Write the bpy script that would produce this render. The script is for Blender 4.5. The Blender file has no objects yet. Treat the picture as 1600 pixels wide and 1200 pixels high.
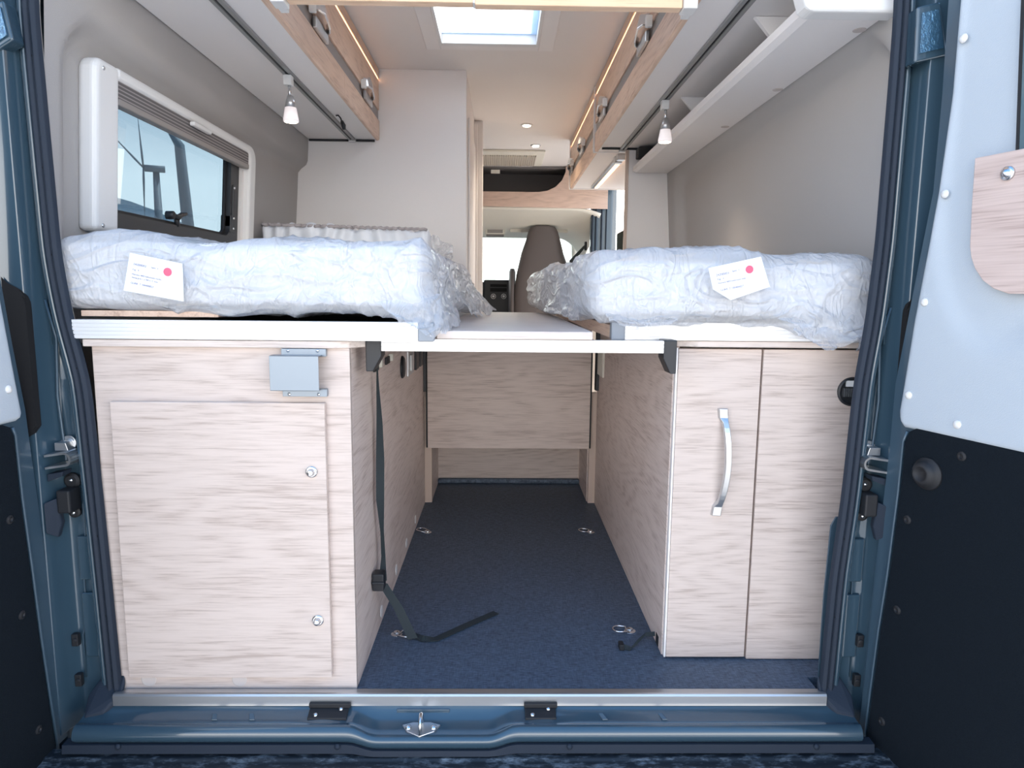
import bpy, bmesh, math, random
from mathutils import Vector, Matrix, noise
random.seed(7)
S = bpy.context.scene
COL = S.collection
PI = math.pi

# ------------------------------------------------------------------ camera
F_PX, PITCH, YAW, ROLL = 1055.36, 0.13337435, 0.01675589, -0.00982895
CAM = Vector((0.05464, -1.40063, 0.88182))
fw = Vector((math.sin(YAW)*math.cos(PITCH), math.cos(YAW)*math.cos(PITCH), -math.sin(PITCH)))
rt0 = Vector((math.cos(YAW), -math.sin(YAW), 0)); dn0 = fw.cross(rt0)
RT = rt0*math.cos(ROLL) + dn0*math.sin(ROLL)
DN = -rt0*math.sin(ROLL) + dn0*math.cos(ROLL)
cd = bpy.data.cameras.new('camera'); cam = bpy.data.objects.new('camera', cd); COL.objects.link(cam)
cd.sensor_fit = 'HORIZONTAL'; cd.sensor_width = 36.0; cd.lens = F_PX/1600*36; cd.clip_start = 0.02; cd.clip_end = 1000
m = Matrix((RT, -DN, -fw)).transposed().to_4x4(); m.translation = CAM
cam.matrix_world = m
S.camera = cam

def ray(u, v):
    return RT*((u-800)/F_PX) + DN*((v-600)/F_PX) + fw
def bp(u, v, ax, val):
    """where the sight line of a photo pixel meets an axis plane of the van"""
    d = ray(u, v); i = 'xyz'.index(ax)
    return CAM + d*((val-CAM[i])/d[i])
def bpp(u, v, P, N):
    d = ray(u, v); return CAM + d*((P-CAM).dot(N)/d.dot(N))

# ------------------------------------------------------------------ view, world, sun
S.view_settings.view_transform = 'Standard'; S.view_settings.look = 'None'
S.view_settings.exposure = 0.40; S.view_settings.gamma = 1.0; S.view_settings.use_curve_mapping = False
w = bpy.data.worlds.new('sky'); S.world = w; w.use_nodes = True
nt = w.node_tree; nt.nodes.clear()
wo = nt.nodes.new('ShaderNodeOutputWorld'); bg = nt.nodes.new('ShaderNodeBackground')
tc = nt.nodes.new('ShaderNodeTexCoord'); sx = nt.nodes.new('ShaderNodeSeparateXYZ')
rp = nt.nodes.new('ShaderNodeValToRGB'); mp = nt.nodes.new('ShaderNodeMapRange')
mp.inputs['From Min'].default_value = -0.1; mp.inputs['From Max'].default_value = 1
nt.links.new(tc.outputs['Generated'], sx.inputs[0]); nt.links.new(sx.outputs['Z'], mp.inputs['Value'])
nt.links.new(mp.outputs[0], rp.inputs[0]); nt.links.new(rp.outputs[0], bg.inputs[0]); nt.links.new(bg.outputs[0], wo.inputs[0])
e = rp.color_ramp.elements
e[0].position = 0.0; e[0].color = (0.95, 0.93, 0.90, 1)
e[1].position = 1.0; e[1].color = (0.05, 0.12, 0.25, 1)
for p_, c_ in ((0.10, (1.0, 0.95, 0.895, 1)), (0.22, (1.0, 0.965, 0.925, 1)), (0.31, (0.50, 0.54, 0.60, 1)), (0.40, (0.22, 0.29, 0.40, 1)), (0.60, (0.10, 0.19, 0.34, 1))):
    q = rp.color_ramp.elements.new(p_); q.color = c_
bg.inputs[1].default_value = 4.1
sd = bpy.data.lights.new('sun', 'SUN'); sd.energy = 11.0; sd.angle = 0.01; sd.color = (1.0, 0.95, 0.88)
sun = bpy.data.objects.new('sun', sd); COL.objects.link(sun)
sun.rotation_euler = Vector((-0.50, -0.30, -1.0)).to_track_quat('-Z', 'Y').to_euler()   # high, ahead of the van

# ------------------------------------------------------------------ materials
MATS = {}
def nodes(name):
    mt = bpy.data.materials.new(name); mt.use_nodes = True; MATS[name] = mt
    return mt, mt.node_tree, mt.node_tree.nodes['Principled BSDF']
def N(nt, t, **kw):
    n = nt.nodes.new(t)
    for k, v in kw.items():
        if k in n.inputs.keys(): n.inputs[k].default_value = v
        else: setattr(n, k, v)
    return n
def simple(name, col, rough=0.5, metal=0.0, bump=0.0, bscale=300.0, coat=0.0, var=0.0, vscale=6.0, spec=0.5, emit=None, es=0):
    mt, nt, b = nodes(name)
    b.inputs['Base Color'].default_value = (*col, 1); b.inputs['Roughness'].default_value = rough
    b.inputs['Metallic'].default_value = metal; b.inputs['Coat Weight'].default_value = coat
    b.inputs['Coat Roughness'].default_value = 0.06; b.inputs['Specular IOR Level'].default_value = spec
    t = N(nt, 'ShaderNodeTexCoord')
    if bump:
        n = N(nt, 'ShaderNodeTexNoise', Scale=bscale, Detail=3.0); nt.links.new(t.outputs['Object'], n.inputs['Vector'])
        bm_ = N(nt, 'ShaderNodeBump', Strength=bump, Distance=0.002)
        nt.links.new(n.outputs['Fac'], bm_.inputs['Height']); nt.links.new(bm_.outputs[0], b.inputs['Normal'])
    if var:
        n = N(nt, 'ShaderNodeTexNoise', Scale=vscale, Detail=4.0); nt.links.new(t.outputs['Object'], n.inputs['Vector'])
        r = N(nt, 'ShaderNodeValToRGB'); r.color_ramp.elements[0].position = .3; r.color_ramp.elements[1].position = .7
        r.color_ramp.elements[0].color = (*[c*(1-var) for c in col], 1); r.color_ramp.elements[1].color = (*[min(1, c*(1+var)) for c in col], 1)
        nt.links.new(n.outputs['Fac'], r.inputs[0]); nt.links.new(r.outputs[0], b.inputs['Base Color'])
    if emit:
        b.inputs['Emission Color'].default_value = (*emit, 1); b.inputs['Emission Strength'].default_value = es
    return mt

def wood(name, axis, light=(0.67, 0.565, 0.505), dark=(0.47, 0.375, 0.325), off=0.0, rough=0.42, tilt=0.0, fl=11):
    """pale oak laminate: long stretched figure with fine fibres along one axis"""
    mt, nt, b = nodes(name)
    t = N(nt, 'ShaderNodeTexCoord')
    sc = {'xy': (0.9, 0.9, 5.5), 'x': (0.9, 5.5, 5.5), 'y': (5.5, 0.9, 5.5), 'z': (5.5, 5.5, 0.9)}[axis]
    fs = {'xy': (fl, fl, 240), 'x': (fl, 240, 240), 'y': (240, fl, 240), 'z': (240, 240, fl)}[axis]
    mp1 = N(nt, 'ShaderNodeMapping'); mp1.inputs['Scale'].default_value = sc; mp1.inputs['Location'].default_value = (off, off*1.7, off*.6)
    mp1.inputs['Rotation'].default_value = (tilt, 0, 0)
    nt.links.new(t.outputs['Object'], mp1.inputs[0])
    n1 = N(nt, 'ShaderNodeTexNoise', Scale=1.0, Detail=2.0, Roughness=0.45); nt.links.new(mp1.outputs[0], n1.inputs['Vector'])
    mu = N(nt, 'ShaderNodeMath', operation='MULTIPLY'); mu.inputs[1].default_value = 110.0; nt.links.new(n1.outputs['Fac'], mu.inputs[0])
    si = N(nt, 'ShaderNodeMath', operation='SINE'); nt.links.new(mu.outputs[0], si.inputs[0])
    mp2 = N(nt, 'ShaderNodeMapping'); mp2.inputs['Scale'].default_value = fs; mp2.inputs['Rotation'].default_value = (tilt, 0, 0); nt.links.new(t.outputs['Object'], mp2.inputs[0])
    n2 = N(nt, 'ShaderNodeTexNoise', Scale=1.0, Detail=4.0, Roughness=0.6); nt.links.new(mp2.outputs[0], n2.inputs['Vector'])
    mp3 = N(nt, 'ShaderNodeMapping'); mp3.inputs['Scale'].default_value = tuple(2.3*q for q in sc); nt.links.new(t.outputs['Object'], mp3.inputs[0])
    n3 = N(nt, 'ShaderNodeTexNoise', Scale=1.3, Detail=3.0, Roughness=0.6); nt.links.new(mp3.outputs[0], n3.inputs['Vector'])
    m0 = N(nt, 'ShaderNodeMath', operation='MULTIPLY'); m0.inputs[1].default_value = 0.26; nt.links.new(n3.outputs['Fac'], m0.inputs[0])
    m1 = N(nt, 'ShaderNodeMath', operation='MULTIPLY_ADD'); m1.inputs[1].default_value = 0.034; nt.links.new(si.outputs[0], m1.inputs[0]); nt.links.new(m0.outputs[0], m1.inputs[2])
    m2 = N(nt, 'ShaderNodeMath', operation='MULTIPLY_ADD'); m2.inputs[1].default_value = 0.52; nt.links.new(n2.outputs['Fac'], m2.inputs[0]); nt.links.new(m1.outputs[0], m2.inputs[2])
    r = N(nt, 'ShaderNodeValToRGB'); E_ = r.color_ramp.elements
    E_[0].position = 0.275; E_[0].color = (*dark, 1); E_[1].position = 0.455; E_[1].color = (*light, 1)
    mid = E_.new(0.36); mid.color = (*[0.30*d_+0.70*l_ for d_, l_ in zip(dark, light)], 1)
    nt.links.new(m2.outputs[0], r.inputs[0]); nt.links.new(r.outputs[0], b.inputs['Base Color'])
    b.inputs['Roughness'].default_value = rough
    bm_ = N(nt, 'ShaderNodeBump', Strength=0.12, Distance=0.001); nt.links.new(n2.outputs['Fac'], bm_.inputs['Height']); nt.links.new(bm_.outputs[0], b.inputs['Normal'])
    return mt
W_X = wood('oak_across', 'x'); W_X2 = wood('oak_across_b', 'x', off=3.1); W_X3 = wood('oak_across_c', 'x', off=7.7); W_X4 = wood('oak_across_d', 'x', off=12.3)
W_Y = wood('oak_along', 'y', off=1.2, light=(0.80, 0.68, 0.62), dark=(0.56, 0.44, 0.385)); W_Y2 = wood('oak_along_led_lit', 'y', off=5.5, light=(0.82, 0.60, 0.46), dark=(0.60, 0.40, 0.29)); W_BEAM = wood('oak_beam', 'x', off=15.5, light=(0.95, 0.68, 0.47), dark=(0.80, 0.52, 0.33))  # same laminate: side panels brightened against dimness, locker copy carries painted LED warmth
W_EDGE = simple('oak_edge_band', (0.62, 0.49, 0.41), 0.45)
W_TOP = wood('oak_top_board', 'x', light=(0.72, 0.63, 0.57), dark=(0.55, 0.46, 0.41), off=9)
PAINT = simple('steel_blue_paint', (0.040, 0.078, 0.110), 0.24, metal=0.1, coat=1.0, bump=0.03, bscale=420)
PAINT2 = simple('steel_blue_satin', (0.048, 0.088, 0.124), 0.42, metal=0.15, coat=0.4, bump=0.05, bscale=500)
RUB = simple('dark_rubber', (0.022, 0.031, 0.047), 0.6, bump=0.15, bscale=260, spec=0.25)
RUB2 = simple('black_rubber', (0.012, 0.013, 0.016), 0.6)
BLACKP = simple('black_plastic', (0.018, 0.020, 0.024), 0.42)
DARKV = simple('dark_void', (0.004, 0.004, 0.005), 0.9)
FELT = simple('dark_trim_felt', (0.006, 0.010, 0.015), 0.9, bump=0.6, bscale=900, var=0.25, vscale=500, spec=0.15)
GREYP = simple('grey_door_board', (0.485, 0.545, 0.60), 0.5, bump=0.25, bscale=500)
WALLF = simple('grey_wall_fleece', (0.44, 0.42, 0.405), 0.9, bump=0.35, bscale=700)
LAM = simple('pale_grey_laminate', (0.87, 0.84, 0.825), 0.55, bump=0.25, bscale=380)
LAM2 = simple('pale_ceiling_fleece', (0.83, 0.79, 0.765), 0.85, bump=0.3, bscale=420)
WHITEP = simple('white_plastic', (0.80, 0.80, 0.79), 0.35)
CREAM = simple('cream_headliner', (0.78, 0.75, 0.66), 0.8, bump=0.1)
STRIPG = simple('grey_handle_strip', (0.30, 0.275, 0.26), 0.45)
CHROME = simple('brushed_chrome', (0.72, 0.73, 0.75), 0.22, metal=1.0)
STEELM = simple('satin_steel', (0.60, 0.61, 0.62), 0.32, metal=0.9); TRK = simple('track_grey', (0.33, 0.335, 0.33), 0.4, metal=.3)
ALU = simple('white_anodised_aluminium', (0.80, 0.80, 0.80), 0.33, metal=0.35)
CAPG = simple('grey_end_cap', (0.28, 0.31, 0.35), 0.45)
GALV = simple('galvanised_sheet', (0.30, 0.345, 0.39), 0.36, metal=0.55)
TAUPE = simple('taupe_seat_leather', (0.12, 0.10, 0.095), 0.55, bump=0.2, bscale=500)
WEB = simple('black_webbing', (0.022, 0.032, 0.036), 0.7, bump=0.5, bscale=800)
PAPER = simple('white_paper', (0.88, 0.89, 0.92), 0.6)
INK = simple('blue_grey_ink', (0.16, 0.17, 0.30), 0.7)
REDD = simple('pink_red_dot', (0.86, 0.13, 0.22), 0.6)
LED = simple('warm_light_strip', (1, 0.8, 0.6), 0.5, emit=(1.0, 0.56, 0.30), es=3.2)
BULB = simple('warm_bulb', (1, 0.9, 0.8), 0.5, emit=(1.0, 0.78, 0.55), es=9.0)
OUTG = simple('pale_concrete', (0.33, 0.32, 0.31), 0.9, var=0.10, vscale=1.5)
CAPW = simple('grey_cover_cap', (0.58, 0.52, 0.49), 0.55)
SHADE = simple('frosted_shade', (0.85, 0.86, 0.92), 0.25, emit=(1, .85, .8), es=.35)
BEIGE = simple('beige_vent', (0.55, 0.49, 0.43), 0.6)
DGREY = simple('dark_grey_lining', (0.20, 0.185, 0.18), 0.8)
BUMP = simple('worn_black_bumper', (0.018, 0.022, 0.03), 0.4, bump=0.5, bscale=220)

def blinds_mat():
    mt, nt, b = nodes('pleated_blind'); t = N(nt, 'ShaderNodeTexCoord'); s = N(nt, 'ShaderNodeSeparateXYZ'); nt.links.new(t.outputs['Object'], s.inputs[0])
    m1 = N(nt, 'ShaderNodeMath', operation='MULTIPLY'); m1.inputs[1].default_value = 700; nt.links.new(s.outputs['Z'], m1.inputs[0])
    m2 = N(nt, 'ShaderNodeMath', operation='SINE'); nt.links.new(m1.outputs[0], m2.inputs[0])
    r = N(nt, 'ShaderNodeValToRGB'); r.color_ramp.elements[0].color = (0.13, 0.12, 0.12, 1); r.color_ramp.elements[1].color = (0.36, 0.33, 0.32, 1)
    nt.links.new(m2.outputs[0], r.inputs[0]); nt.links.new(r.outputs[0], b.inputs['Base Color']); b.inputs['Roughness'].default_value = .8
    return mt
BLIND = blinds_mat()

def carpet_mat():
    mt, nt, b = nodes('woven_vinyl_floor'); t = N(nt, 'ShaderNodeTexCoord')
    w1 = N(nt, 'ShaderNodeMapping'); w1.inputs['Scale'].default_value = (60, 420, 60); nt.links.new(t.outputs['Object'], w1.inputs[0])
    n1 = N(nt, 'ShaderNodeTexNoise', Scale=1.0, Detail=3.0, Roughness=0.7); nt.links.new(w1.outputs[0], n1.inputs['Vector'])
    w2 = N(nt, 'ShaderNodeMapping'); w2.inputs['Scale'].default_value = (420, 45, 60); nt.links.new(t.outputs['Object'], w2.inputs[0])
    n2 = N(nt, 'ShaderNodeTexNoise', Scale=1.0, Detail=2.0); nt.links.new(w2.outputs[0], n2.inputs['Vector'])
    mx = N(nt, 'ShaderNodeMath', operation='MULTIPLY_ADD'); mx.inputs[1].default_value = 0.35
    nt.links.new(n2.outputs['Fac'], mx.inputs[0]); nt.links.new(n1.outputs['Fac'], mx.inputs[2])
    r = N(nt, 'ShaderNodeValToRGB'); r.color_ramp.elements[0].position = .5; r.color_ramp.elements[1].position = .86
    r.color_ramp.elements[0].color = (0.034, 0.052, 0.080, 1); r.color_ramp.elements[1].color = (0.13, 0.175, 0.24, 1)
    nt.links.new(mx.outputs[0], r.inputs[0]); nt.links.new(r.outputs[0], b.inputs['Base Color'])
    b.inputs['Roughness'].default_value = 0.55
    bb = N(nt, 'ShaderNodeBump', Strength=0.5, Distance=0.001); nt.links.new(mx.outputs[0], bb.inputs['Height']); nt.links.new(bb.outputs[0], b.inputs['Normal'])
    return mt
FLOORM = carpet_mat()

def bumper_wear():
    mt, nt, b = nodes('scuffed_bumper'); t = N(nt, 'ShaderNodeTexCoord')
    mpp = N(nt, 'ShaderNodeMapping'); mpp.inputs['Scale'].default_value = (22, 60, 60); nt.links.new(t.outputs['Object'], mpp.inputs[0])
    n1 = N(nt, 'ShaderNodeTexNoise', Scale=1.0, Detail=6.0, Roughness=0.75); nt.links.new(mpp.outputs[0], n1.inputs['Vector'])
    r = N(nt, 'ShaderNodeValToRGB'); r.color_ramp.elements[0].position = .50; r.color_ramp.elements[1].position = .70
    r.color_ramp.elements[0].color = (0.014, 0.02, 0.028, 1); r.color_ramp.elements[1].color = (0.20, 0.24, 0.28, 1)
    nt.links.new(n1.outputs['Fac'], r.inputs[0]); nt.links.new(r.outputs[0], b.inputs['Base Color']); b.inputs['Roughness'].default_value = .45
    bb = N(nt, 'ShaderNodeBump', Strength=0.5, Distance=0.002); nt.links.new(n1.outputs['Fac'], bb.inputs['Height']); nt.links.new(bb.outputs[0], b.inputs['Normal'])
    return mt
SCUFF = bumper_wear()

def glass_mat(name, tint, rough=0.0, refl=0.08):
    mt = bpy.data.materials.new(name); mt.use_nodes = True; nt = mt.node_tree; nt.nodes.clear()
    o = N(nt, 'ShaderNodeOutputMaterial'); tr = N(nt, 'ShaderNodeBsdfTransparent'); tr.inputs[0].default_value = (*tint, 1)
    g = N(nt, 'ShaderNodeBsdfGlossy'); g.inputs['Roughness'].default_value = rough
    mx = N(nt, 'ShaderNodeMixShader'); mx.inputs[0].default_value = refl
    nt.links.new(tr.outputs[0], mx.inputs[1]); nt.links.new(g.outputs[0], mx.inputs[2]); nt.links.new(mx.outputs[0], o.inputs[0])
    return mt
GLASS = glass_mat('tinted_window_glass', (0.345, 0.41, 0.45)); GLASSC = glass_mat('clear_window_glass', (0.86, 0.92, 0.92))
def milk():
    mt = bpy.data.materials.new('milky_skylight'); mt.use_nodes = True; nt = mt.node_tree; nt.nodes.clear()
    o = N(nt, 'ShaderNodeOutputMaterial'); tr = N(nt, 'ShaderNodeBsdfTranslucent'); tr.inputs[0].default_value = (0.9, 0.93, 0.95, 1)
    t2 = N(nt, 'ShaderNodeBsdfTransparent'); t2.inputs[0].default_value = (0.9, 0.95, 1, 1)
    mx = N(nt, 'ShaderNodeMixShader'); mx.inputs[0].default_value = 0.35
    nt.links.new(tr.outputs[0], mx.inputs[1]); nt.links.new(t2.outputs[0], mx.inputs[2]); nt.links.new(mx.outputs[0], o.inputs[0]); return mt
MILK = milk()
def plastic_film(name='polythene_film', clear=0.50):
    mt = bpy.data.materials.new(name); mt.use_nodes = True; nt = mt.node_tree; nt.nodes.clear()
    o = N(nt, 'ShaderNodeOutputMaterial'); t = N(nt, 'ShaderNodeTexCoord')
    def fold(scale, rot, sc, sharp):
        mp_ = N(nt, 'ShaderNodeMapping'); mp_.inputs['Rotation'].default_value = rot; mp_.inputs['Scale'].default_value = sc; nt.links.new(t.outputs['Object'], mp_.inputs[0])
        n_ = N(nt, 'ShaderNodeTexNoise', Scale=scale, Detail=1.5, Distortion=1.4); nt.links.new(mp_.outputs[0], n_.inputs['Vector'])
        a_ = N(nt, 'ShaderNodeMath', operation='SUBTRACT'); a_.inputs[1].default_value = .5; nt.links.new(n_.outputs['Fac'], a_.inputs[0])
        b_ = N(nt, 'ShaderNodeMath', operation='ABSOLUTE'); nt.links.new(a_.outputs[0], b_.inputs[0])
        c_ = N(nt, 'ShaderNodeMath', operation='MULTIPLY_ADD', use_clamp=True); c_.inputs[1].default_value = -sharp; c_.inputs[2].default_value = 1.0; nt.links.new(b_.outputs[0], c_.inputs[0])
        return c_
    f1 = fold(6.0, (0, .6, .3), (1, 1, 2.2), 11); f2 = fold(13.0, (0, -.5, .2), (2.0, 1, 1), 9); f3 = fold(30.0, (.3, .9, 0), (1.6, 1, 1), 6)
    s1 = N(nt, 'ShaderNodeMath', operation='MULTIPLY_ADD'); s1.inputs[1].default_value = .45; nt.links.new(f2.outputs[0], s1.inputs[0]); nt.links.new(f1.outputs[0], s1.inputs[2])
    ad = N(nt, 'ShaderNodeMath', operation='MULTIPLY_ADD'); ad.inputs[1].default_value = .12; nt.links.new(f3.outputs[0], ad.inputs[0]); nt.links.new(s1.outputs[0], ad.inputs[2])
    bb = N(nt, 'ShaderNodeBump', Strength=0.75, Distance=0.006); nt.links.new(ad.outputs[0], bb.inputs['Height'])
    p = N(nt, 'ShaderNodeBsdfPrincipled'); p.inputs['Base Color'].default_value = (0.88, 0.885, 0.90, 1); p.inputs['Roughness'].default_value = 0.12
    p.inputs['Specular IOR Level'].default_value = 0.9; nt.links.new(bb.outputs[0], p.inputs['Normal'])
    tr = N(nt, 'ShaderNodeBsdfTransparent'); tr.inputs[0].default_value = (0.95, 0.97, 1, 1)
    tl = N(nt, 'ShaderNodeBsdfTranslucent'); tl.inputs[0].default_value = (0.9, 0.92, 0.96, 1); nt.links.new(bb.outputs[0], tl.inputs['Normal'])
    m0 = N(nt, 'ShaderNodeMixShader'); m0.inputs[0].default_value = .25; nt.links.new(p.outputs[0], m0.inputs[1]); nt.links.new(tl.outputs[0], m0.inputs[2])
    lw = N(nt, 'ShaderNodeLayerWeight', Blend=0.35); nt.links.new(bb.outputs[0], lw.inputs['Normal'])
    mr = N(nt, 'ShaderNodeMapRange'); mr.inputs['To Min'].default_value = 1-clear; mr.inputs['To Max'].default_value = 1.0; nt.links.new(lw.outputs['Facing'], mr.inputs['Value'])
    mx = N(nt, 'ShaderNodeMixShader'); nt.links.new(mr.outputs[0], mx.inputs[0]); nt.links.new(tr.outputs[0], mx.inputs[1]); nt.links.new(m0.outputs[0], mx.inputs[2])
    nt.links.new(mx.outputs[0], o.inputs[0]); return mt
FILM = plastic_film(); FILMC = plastic_film('thin_polythene_film', 0.72)
def quilt():
    mt, nt, b = nodes('mattress_ticking'); t = N(nt, 'ShaderNodeTexCoord')
    v = N(nt, 'ShaderNodeTexVoronoi', Scale=130.0); nt.links.new(t.outputs['Object'], v.inputs['Vector'])
    bb = N(nt, 'ShaderNodeBump', Strength=0.6, Distance=0.003); nt.links.new(v.outputs['Distance'], bb.inputs['Height']); nt.links.new(bb.outputs[0], b.inputs['Normal'])
    r = N(nt, 'ShaderNodeValToRGB'); r.color_ramp.elements[0].color = (0.52, 0.50, 0.48, 1); r.color_ramp.elements[1].color = (0.84, 0.83, 0.82, 1); r.color_ramp.elements[1].position = .6
    nt.links.new(v.outputs['Distance'], r.inputs[0]); nt.links.new(r.outputs[0], b.inputs['Base Color']); b.inputs['Roughness'].default_value = .85
    return mt
QUILT = quilt()

# ------------------------------------------------------------------ mesh helpers
def V(*a): return Vector(a)
def box(bm, x0, x1, y0, y1, z0, z1):
    vs = [bm.verts.new((x, y, z)) for x in (x0, x1) for y in (y0, y1) for z in (z0, z1)]
    for f in ((0, 1, 3, 2), (4, 6, 7, 5), (0, 4, 5, 1), (2, 3, 7, 6), (0, 2, 6, 4), (1, 5, 7, 3)):
        bm.faces.new([vs[i] for i in f])
def prism(bm, pts, ext):
    a = [bm.verts.new(p) for p in pts]; b = [bm.verts.new(Vector(p)+ext) for p in pts]
    bm.faces.new(a[::-1]); bm.faces.new(b); n = len(a)
    for i in range(n): bm.faces.new((a[i], a[(i+1) % n], b[(i+1) % n], b[i]))
def tube(bm, pts, r, seg=10, closed=False, flat=None):
    """round tube; r may be a list; flat=(w,h) gives a strap-like section"""
    pts = [Vector(p) for p in pts]; n = len(pts); rings = []
    up0 = None
    for i, p in enumerate(pts):
        a = pts[(i-1) % n] if (closed or i > 0) else p; b = pts[(i+1) % n] if (closed or i < n-1) else p
        t = (b-a).normalized()
        if up0 is None: up0 = Vector((0, 0, 1)) if abs(t.z) < .9 else Vector((0, 1, 0))
        s = t.cross(up0); s.normalize(); u = s.cross(t); up0 = u
        rr = r[i] if isinstance(r, (list, tuple)) else r
        if flat: rings.append([bm.verts.new(p + s*(flat[0]*cx) + u*(flat[1]*cy)) for cx, cy in ((-.5, -.5), (.5, -.5), (.5, .5), (-.5, .5))])
        else: rings.append([bm.verts.new(p + s*(rr*math.cos(2*PI*k/seg)) + u*(rr*math.sin(2*PI*k/seg))) for k in range(seg)])
    m = len(rings[0])
    for i in range(n if closed else n-1):
        A, B = rings[i], rings[(i+1) % n]
        for k in range(m): bm.faces.new((A[k], A[(k+1) % m], B[(k+1) % m], B[k]))
    if not closed: bm.faces.new(rings[0][::-1]); bm.faces.new(rings[-1])
def lathe(bm, c, axis, prof, seg=24):
    """prof: (radius, height along axis)"""
    c = Vector(c); axis = Vector(axis).normalized(); s = axis.orthogonal().normalized(); u = axis.cross(s); rings = []
    for r_, h in prof:
        rings.append([bm.verts.new(c + axis*h + (s*math.cos(2*PI*k/seg)+u*math.sin(2*PI*k/seg))*max(r_, 1e-5)) for k in range(seg)])
    for A, B in zip(rings, rings[1:]):
        for k in range(seg): bm.faces.new((A[k], A[(k+1) % seg], B[(k+1) % seg], B[k]))
    bm.faces.new(rings[0][::-1]); bm.faces.new(rings[-1])
def loft(bm, secs, cap=True):
    """secs: list of equal-length closed loops of points"""
    R_ = [[bm.verts.new(p) for p in s] for s in secs]; m = len(R_[0])
    for A, B in zip(R_, R_[1:]):
        for k in range(m): bm.faces.new((A[k], A[(k+1) % m], B[(k+1) % m], B[k]))
    if cap: bm.faces.new(R_[0][::-1]); bm.faces.new(R_[-1])
def grid(bm, fn, us, vs, skip=None):
    g = [[bm.verts.new(fn(u, v)) for v in vs] for u in us]
    for i in range(len(us)-1):
        for j in range(len(vs)-1):
            if skip and skip((us[i]+us[i+1])/2, (vs[j]+vs[j+1])/2): continue
            bm.faces.new((g[i][j], g[i+1][j], g[i+1][j+1], g[i][j+1]))
def lin(a, b, n): return [a+(b-a)*i/(n-1) for i in range(n)]

def thing(name, label, cat, loc=(0, 0, 0), group=None):
    o = bpy.data.objects.new(name, None); COL.objects.link(o); o.location = loc; o.empty_display_size = .05
    o['label'] = label; o['category'] = cat
    if group: o['group'] = group
    return o
def base_of(o):
    while o.parent: o = o.parent
    return o.location
def obj(name, bm, mat, parent=None, bevel=0, smooth=False, solid=0, label=None, seg=2, sub=0):
    bmesh.ops.recalc_face_normals(bm, faces=bm.faces)
    vs = [v.co for v in bm.verts]
    if parent: L = Vector(base_of(parent))
    else:
        L = Vector(((min(v.x for v in vs)+max(v.x for v in vs))/2, (min(v.y for v in vs)+max(v.y for v in vs))/2, min(v.z for v in vs)))
    bmesh.ops.translate(bm, verts=bm.verts, vec=-L)
    me = bpy.data.meshes.new(name); bm.to_mesh(me); bm.free()
    o = bpy.data.objects.new(name, me); COL.objects.link(o); me.materials.append(mat)
    if parent: o.parent = parent
    else: o.location = L
    if solid: q = o.modifiers.new('s', 'SOLIDIFY'); q.thickness = solid; q.offset = 0
    if sub: q = o.modifiers.new('u', 'SUBSURF'); q.levels = sub; q.render_levels = sub
    if bevel: q = o.modifiers.new('b', 'BEVEL'); q.width = bevel; q.segments = seg; q.limit_method = 'ANGLE'; q.angle_limit = 0.6; q.harden_normals = False
    if smooth:
        for p in me.polygons: p.use_smooth = True
    if label: o['label'] = label
    return o
def tag(o, label, cat, group=None):
    o['label'] = label; o['category'] = cat
    if group: o['group'] = group
    return o
def st(o): o['kind'] = 'structure'; return o
def B(): return bmesh.new()
def bx(name, mat, parent, *d, bevel=0, label=None):
    b = B(); box(b, *d); return obj(name, b, mat, parent, bevel=bevel, label=label)
def text_mesh(name, body, size, mat, parent, origin, right, up):
    c = bpy.data.curves.new(name, 'FONT'); c.body = body; c.size = size; c.extrude = 0.0002
    o = bpy.data.objects.new(name, c); COL.objects.link(o)
    dg = bpy.context.evaluated_depsgraph_get(); me = bpy.data.meshes.new_from_object(o.evaluated_get(dg))
    bpy.data.objects.remove(o)
    n = right.cross(up); L = Vector(base_of(parent))
    for v in me.vertices: v.co = origin + right*v.co.x + up*v.co.y + n*v.co.z - L
    me.materials.clear(); me.materials.append(mat)
    q = bpy.data.objects.new(name, me); COL.objects.link(q); q.parent = parent
    return q
def screw(parent, c, axis, r=0.005, mat=None, name='screw', label=None):
    b = B(); lathe(b, c, axis, [(r*1.25, 0), (r*1.25, r*.25), (r, r*.5), (r*.6, r*.8), (0.0001, r*.9)], 14)
    return obj(name, b, mat or CHROME, parent, smooth=True, label=label)

# ------------------------------------------------------------------ large structure
b = B(); box(b, -0.93, 0.93, 0.062, 5.6, -0.03, 0.0); box(b, -0.778, 0.775, -0.014, 0.062, -0.03, 0.0); st(obj('floor', b, FLOORM))
b = B(); box(b, -0.93, 0.93, 1.715, 5.25, 0.0, 0.006); st(obj('floor_front_bounce', b, wood('pale_bounce_floor', 'y', light=(.74, .66, .58), dark=(.6, .5, .43))))  # unseen pale floor, added to bounce sunlight up to the ceiling
b = B(); box(b, -60, 60, -60, 60, -0.70, -0.62); st(obj('ground', b, OUTG))

SKX0, SKX1, SKY0, SKY1 = -0.205, 0.20, 1.06, 1.515
def plate_hole(bm, x0, x1, y0, y1, z0, z1, h):
    hx0, hx1, hy0, hy1 = h
    box(bm, x0, hx0, y0, y1, z0, z1); box(bm, hx1, x1, y0, y1, z0, z1)
    box(bm, hx0, hx1, y0, hy0, z0, z1); box(bm, hx0, hx1, hy1, y1, z0, z1)
b = B(); plate_hole(b, -0.93, 0.93, 0.0, 4.6, 1.89, 1.93, (SKX0, SKX1, SKY0, SKY1)); st(obj('ceiling', b, LAM2))
b = B(); plate_hole(b, -0.99, 0.99, -0.04, 4.6, 1.95, 1.99, (SKX0, SKX1, SKY0, SKY1))
st(obj('trim_roof_skin', b, PAINT))
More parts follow.
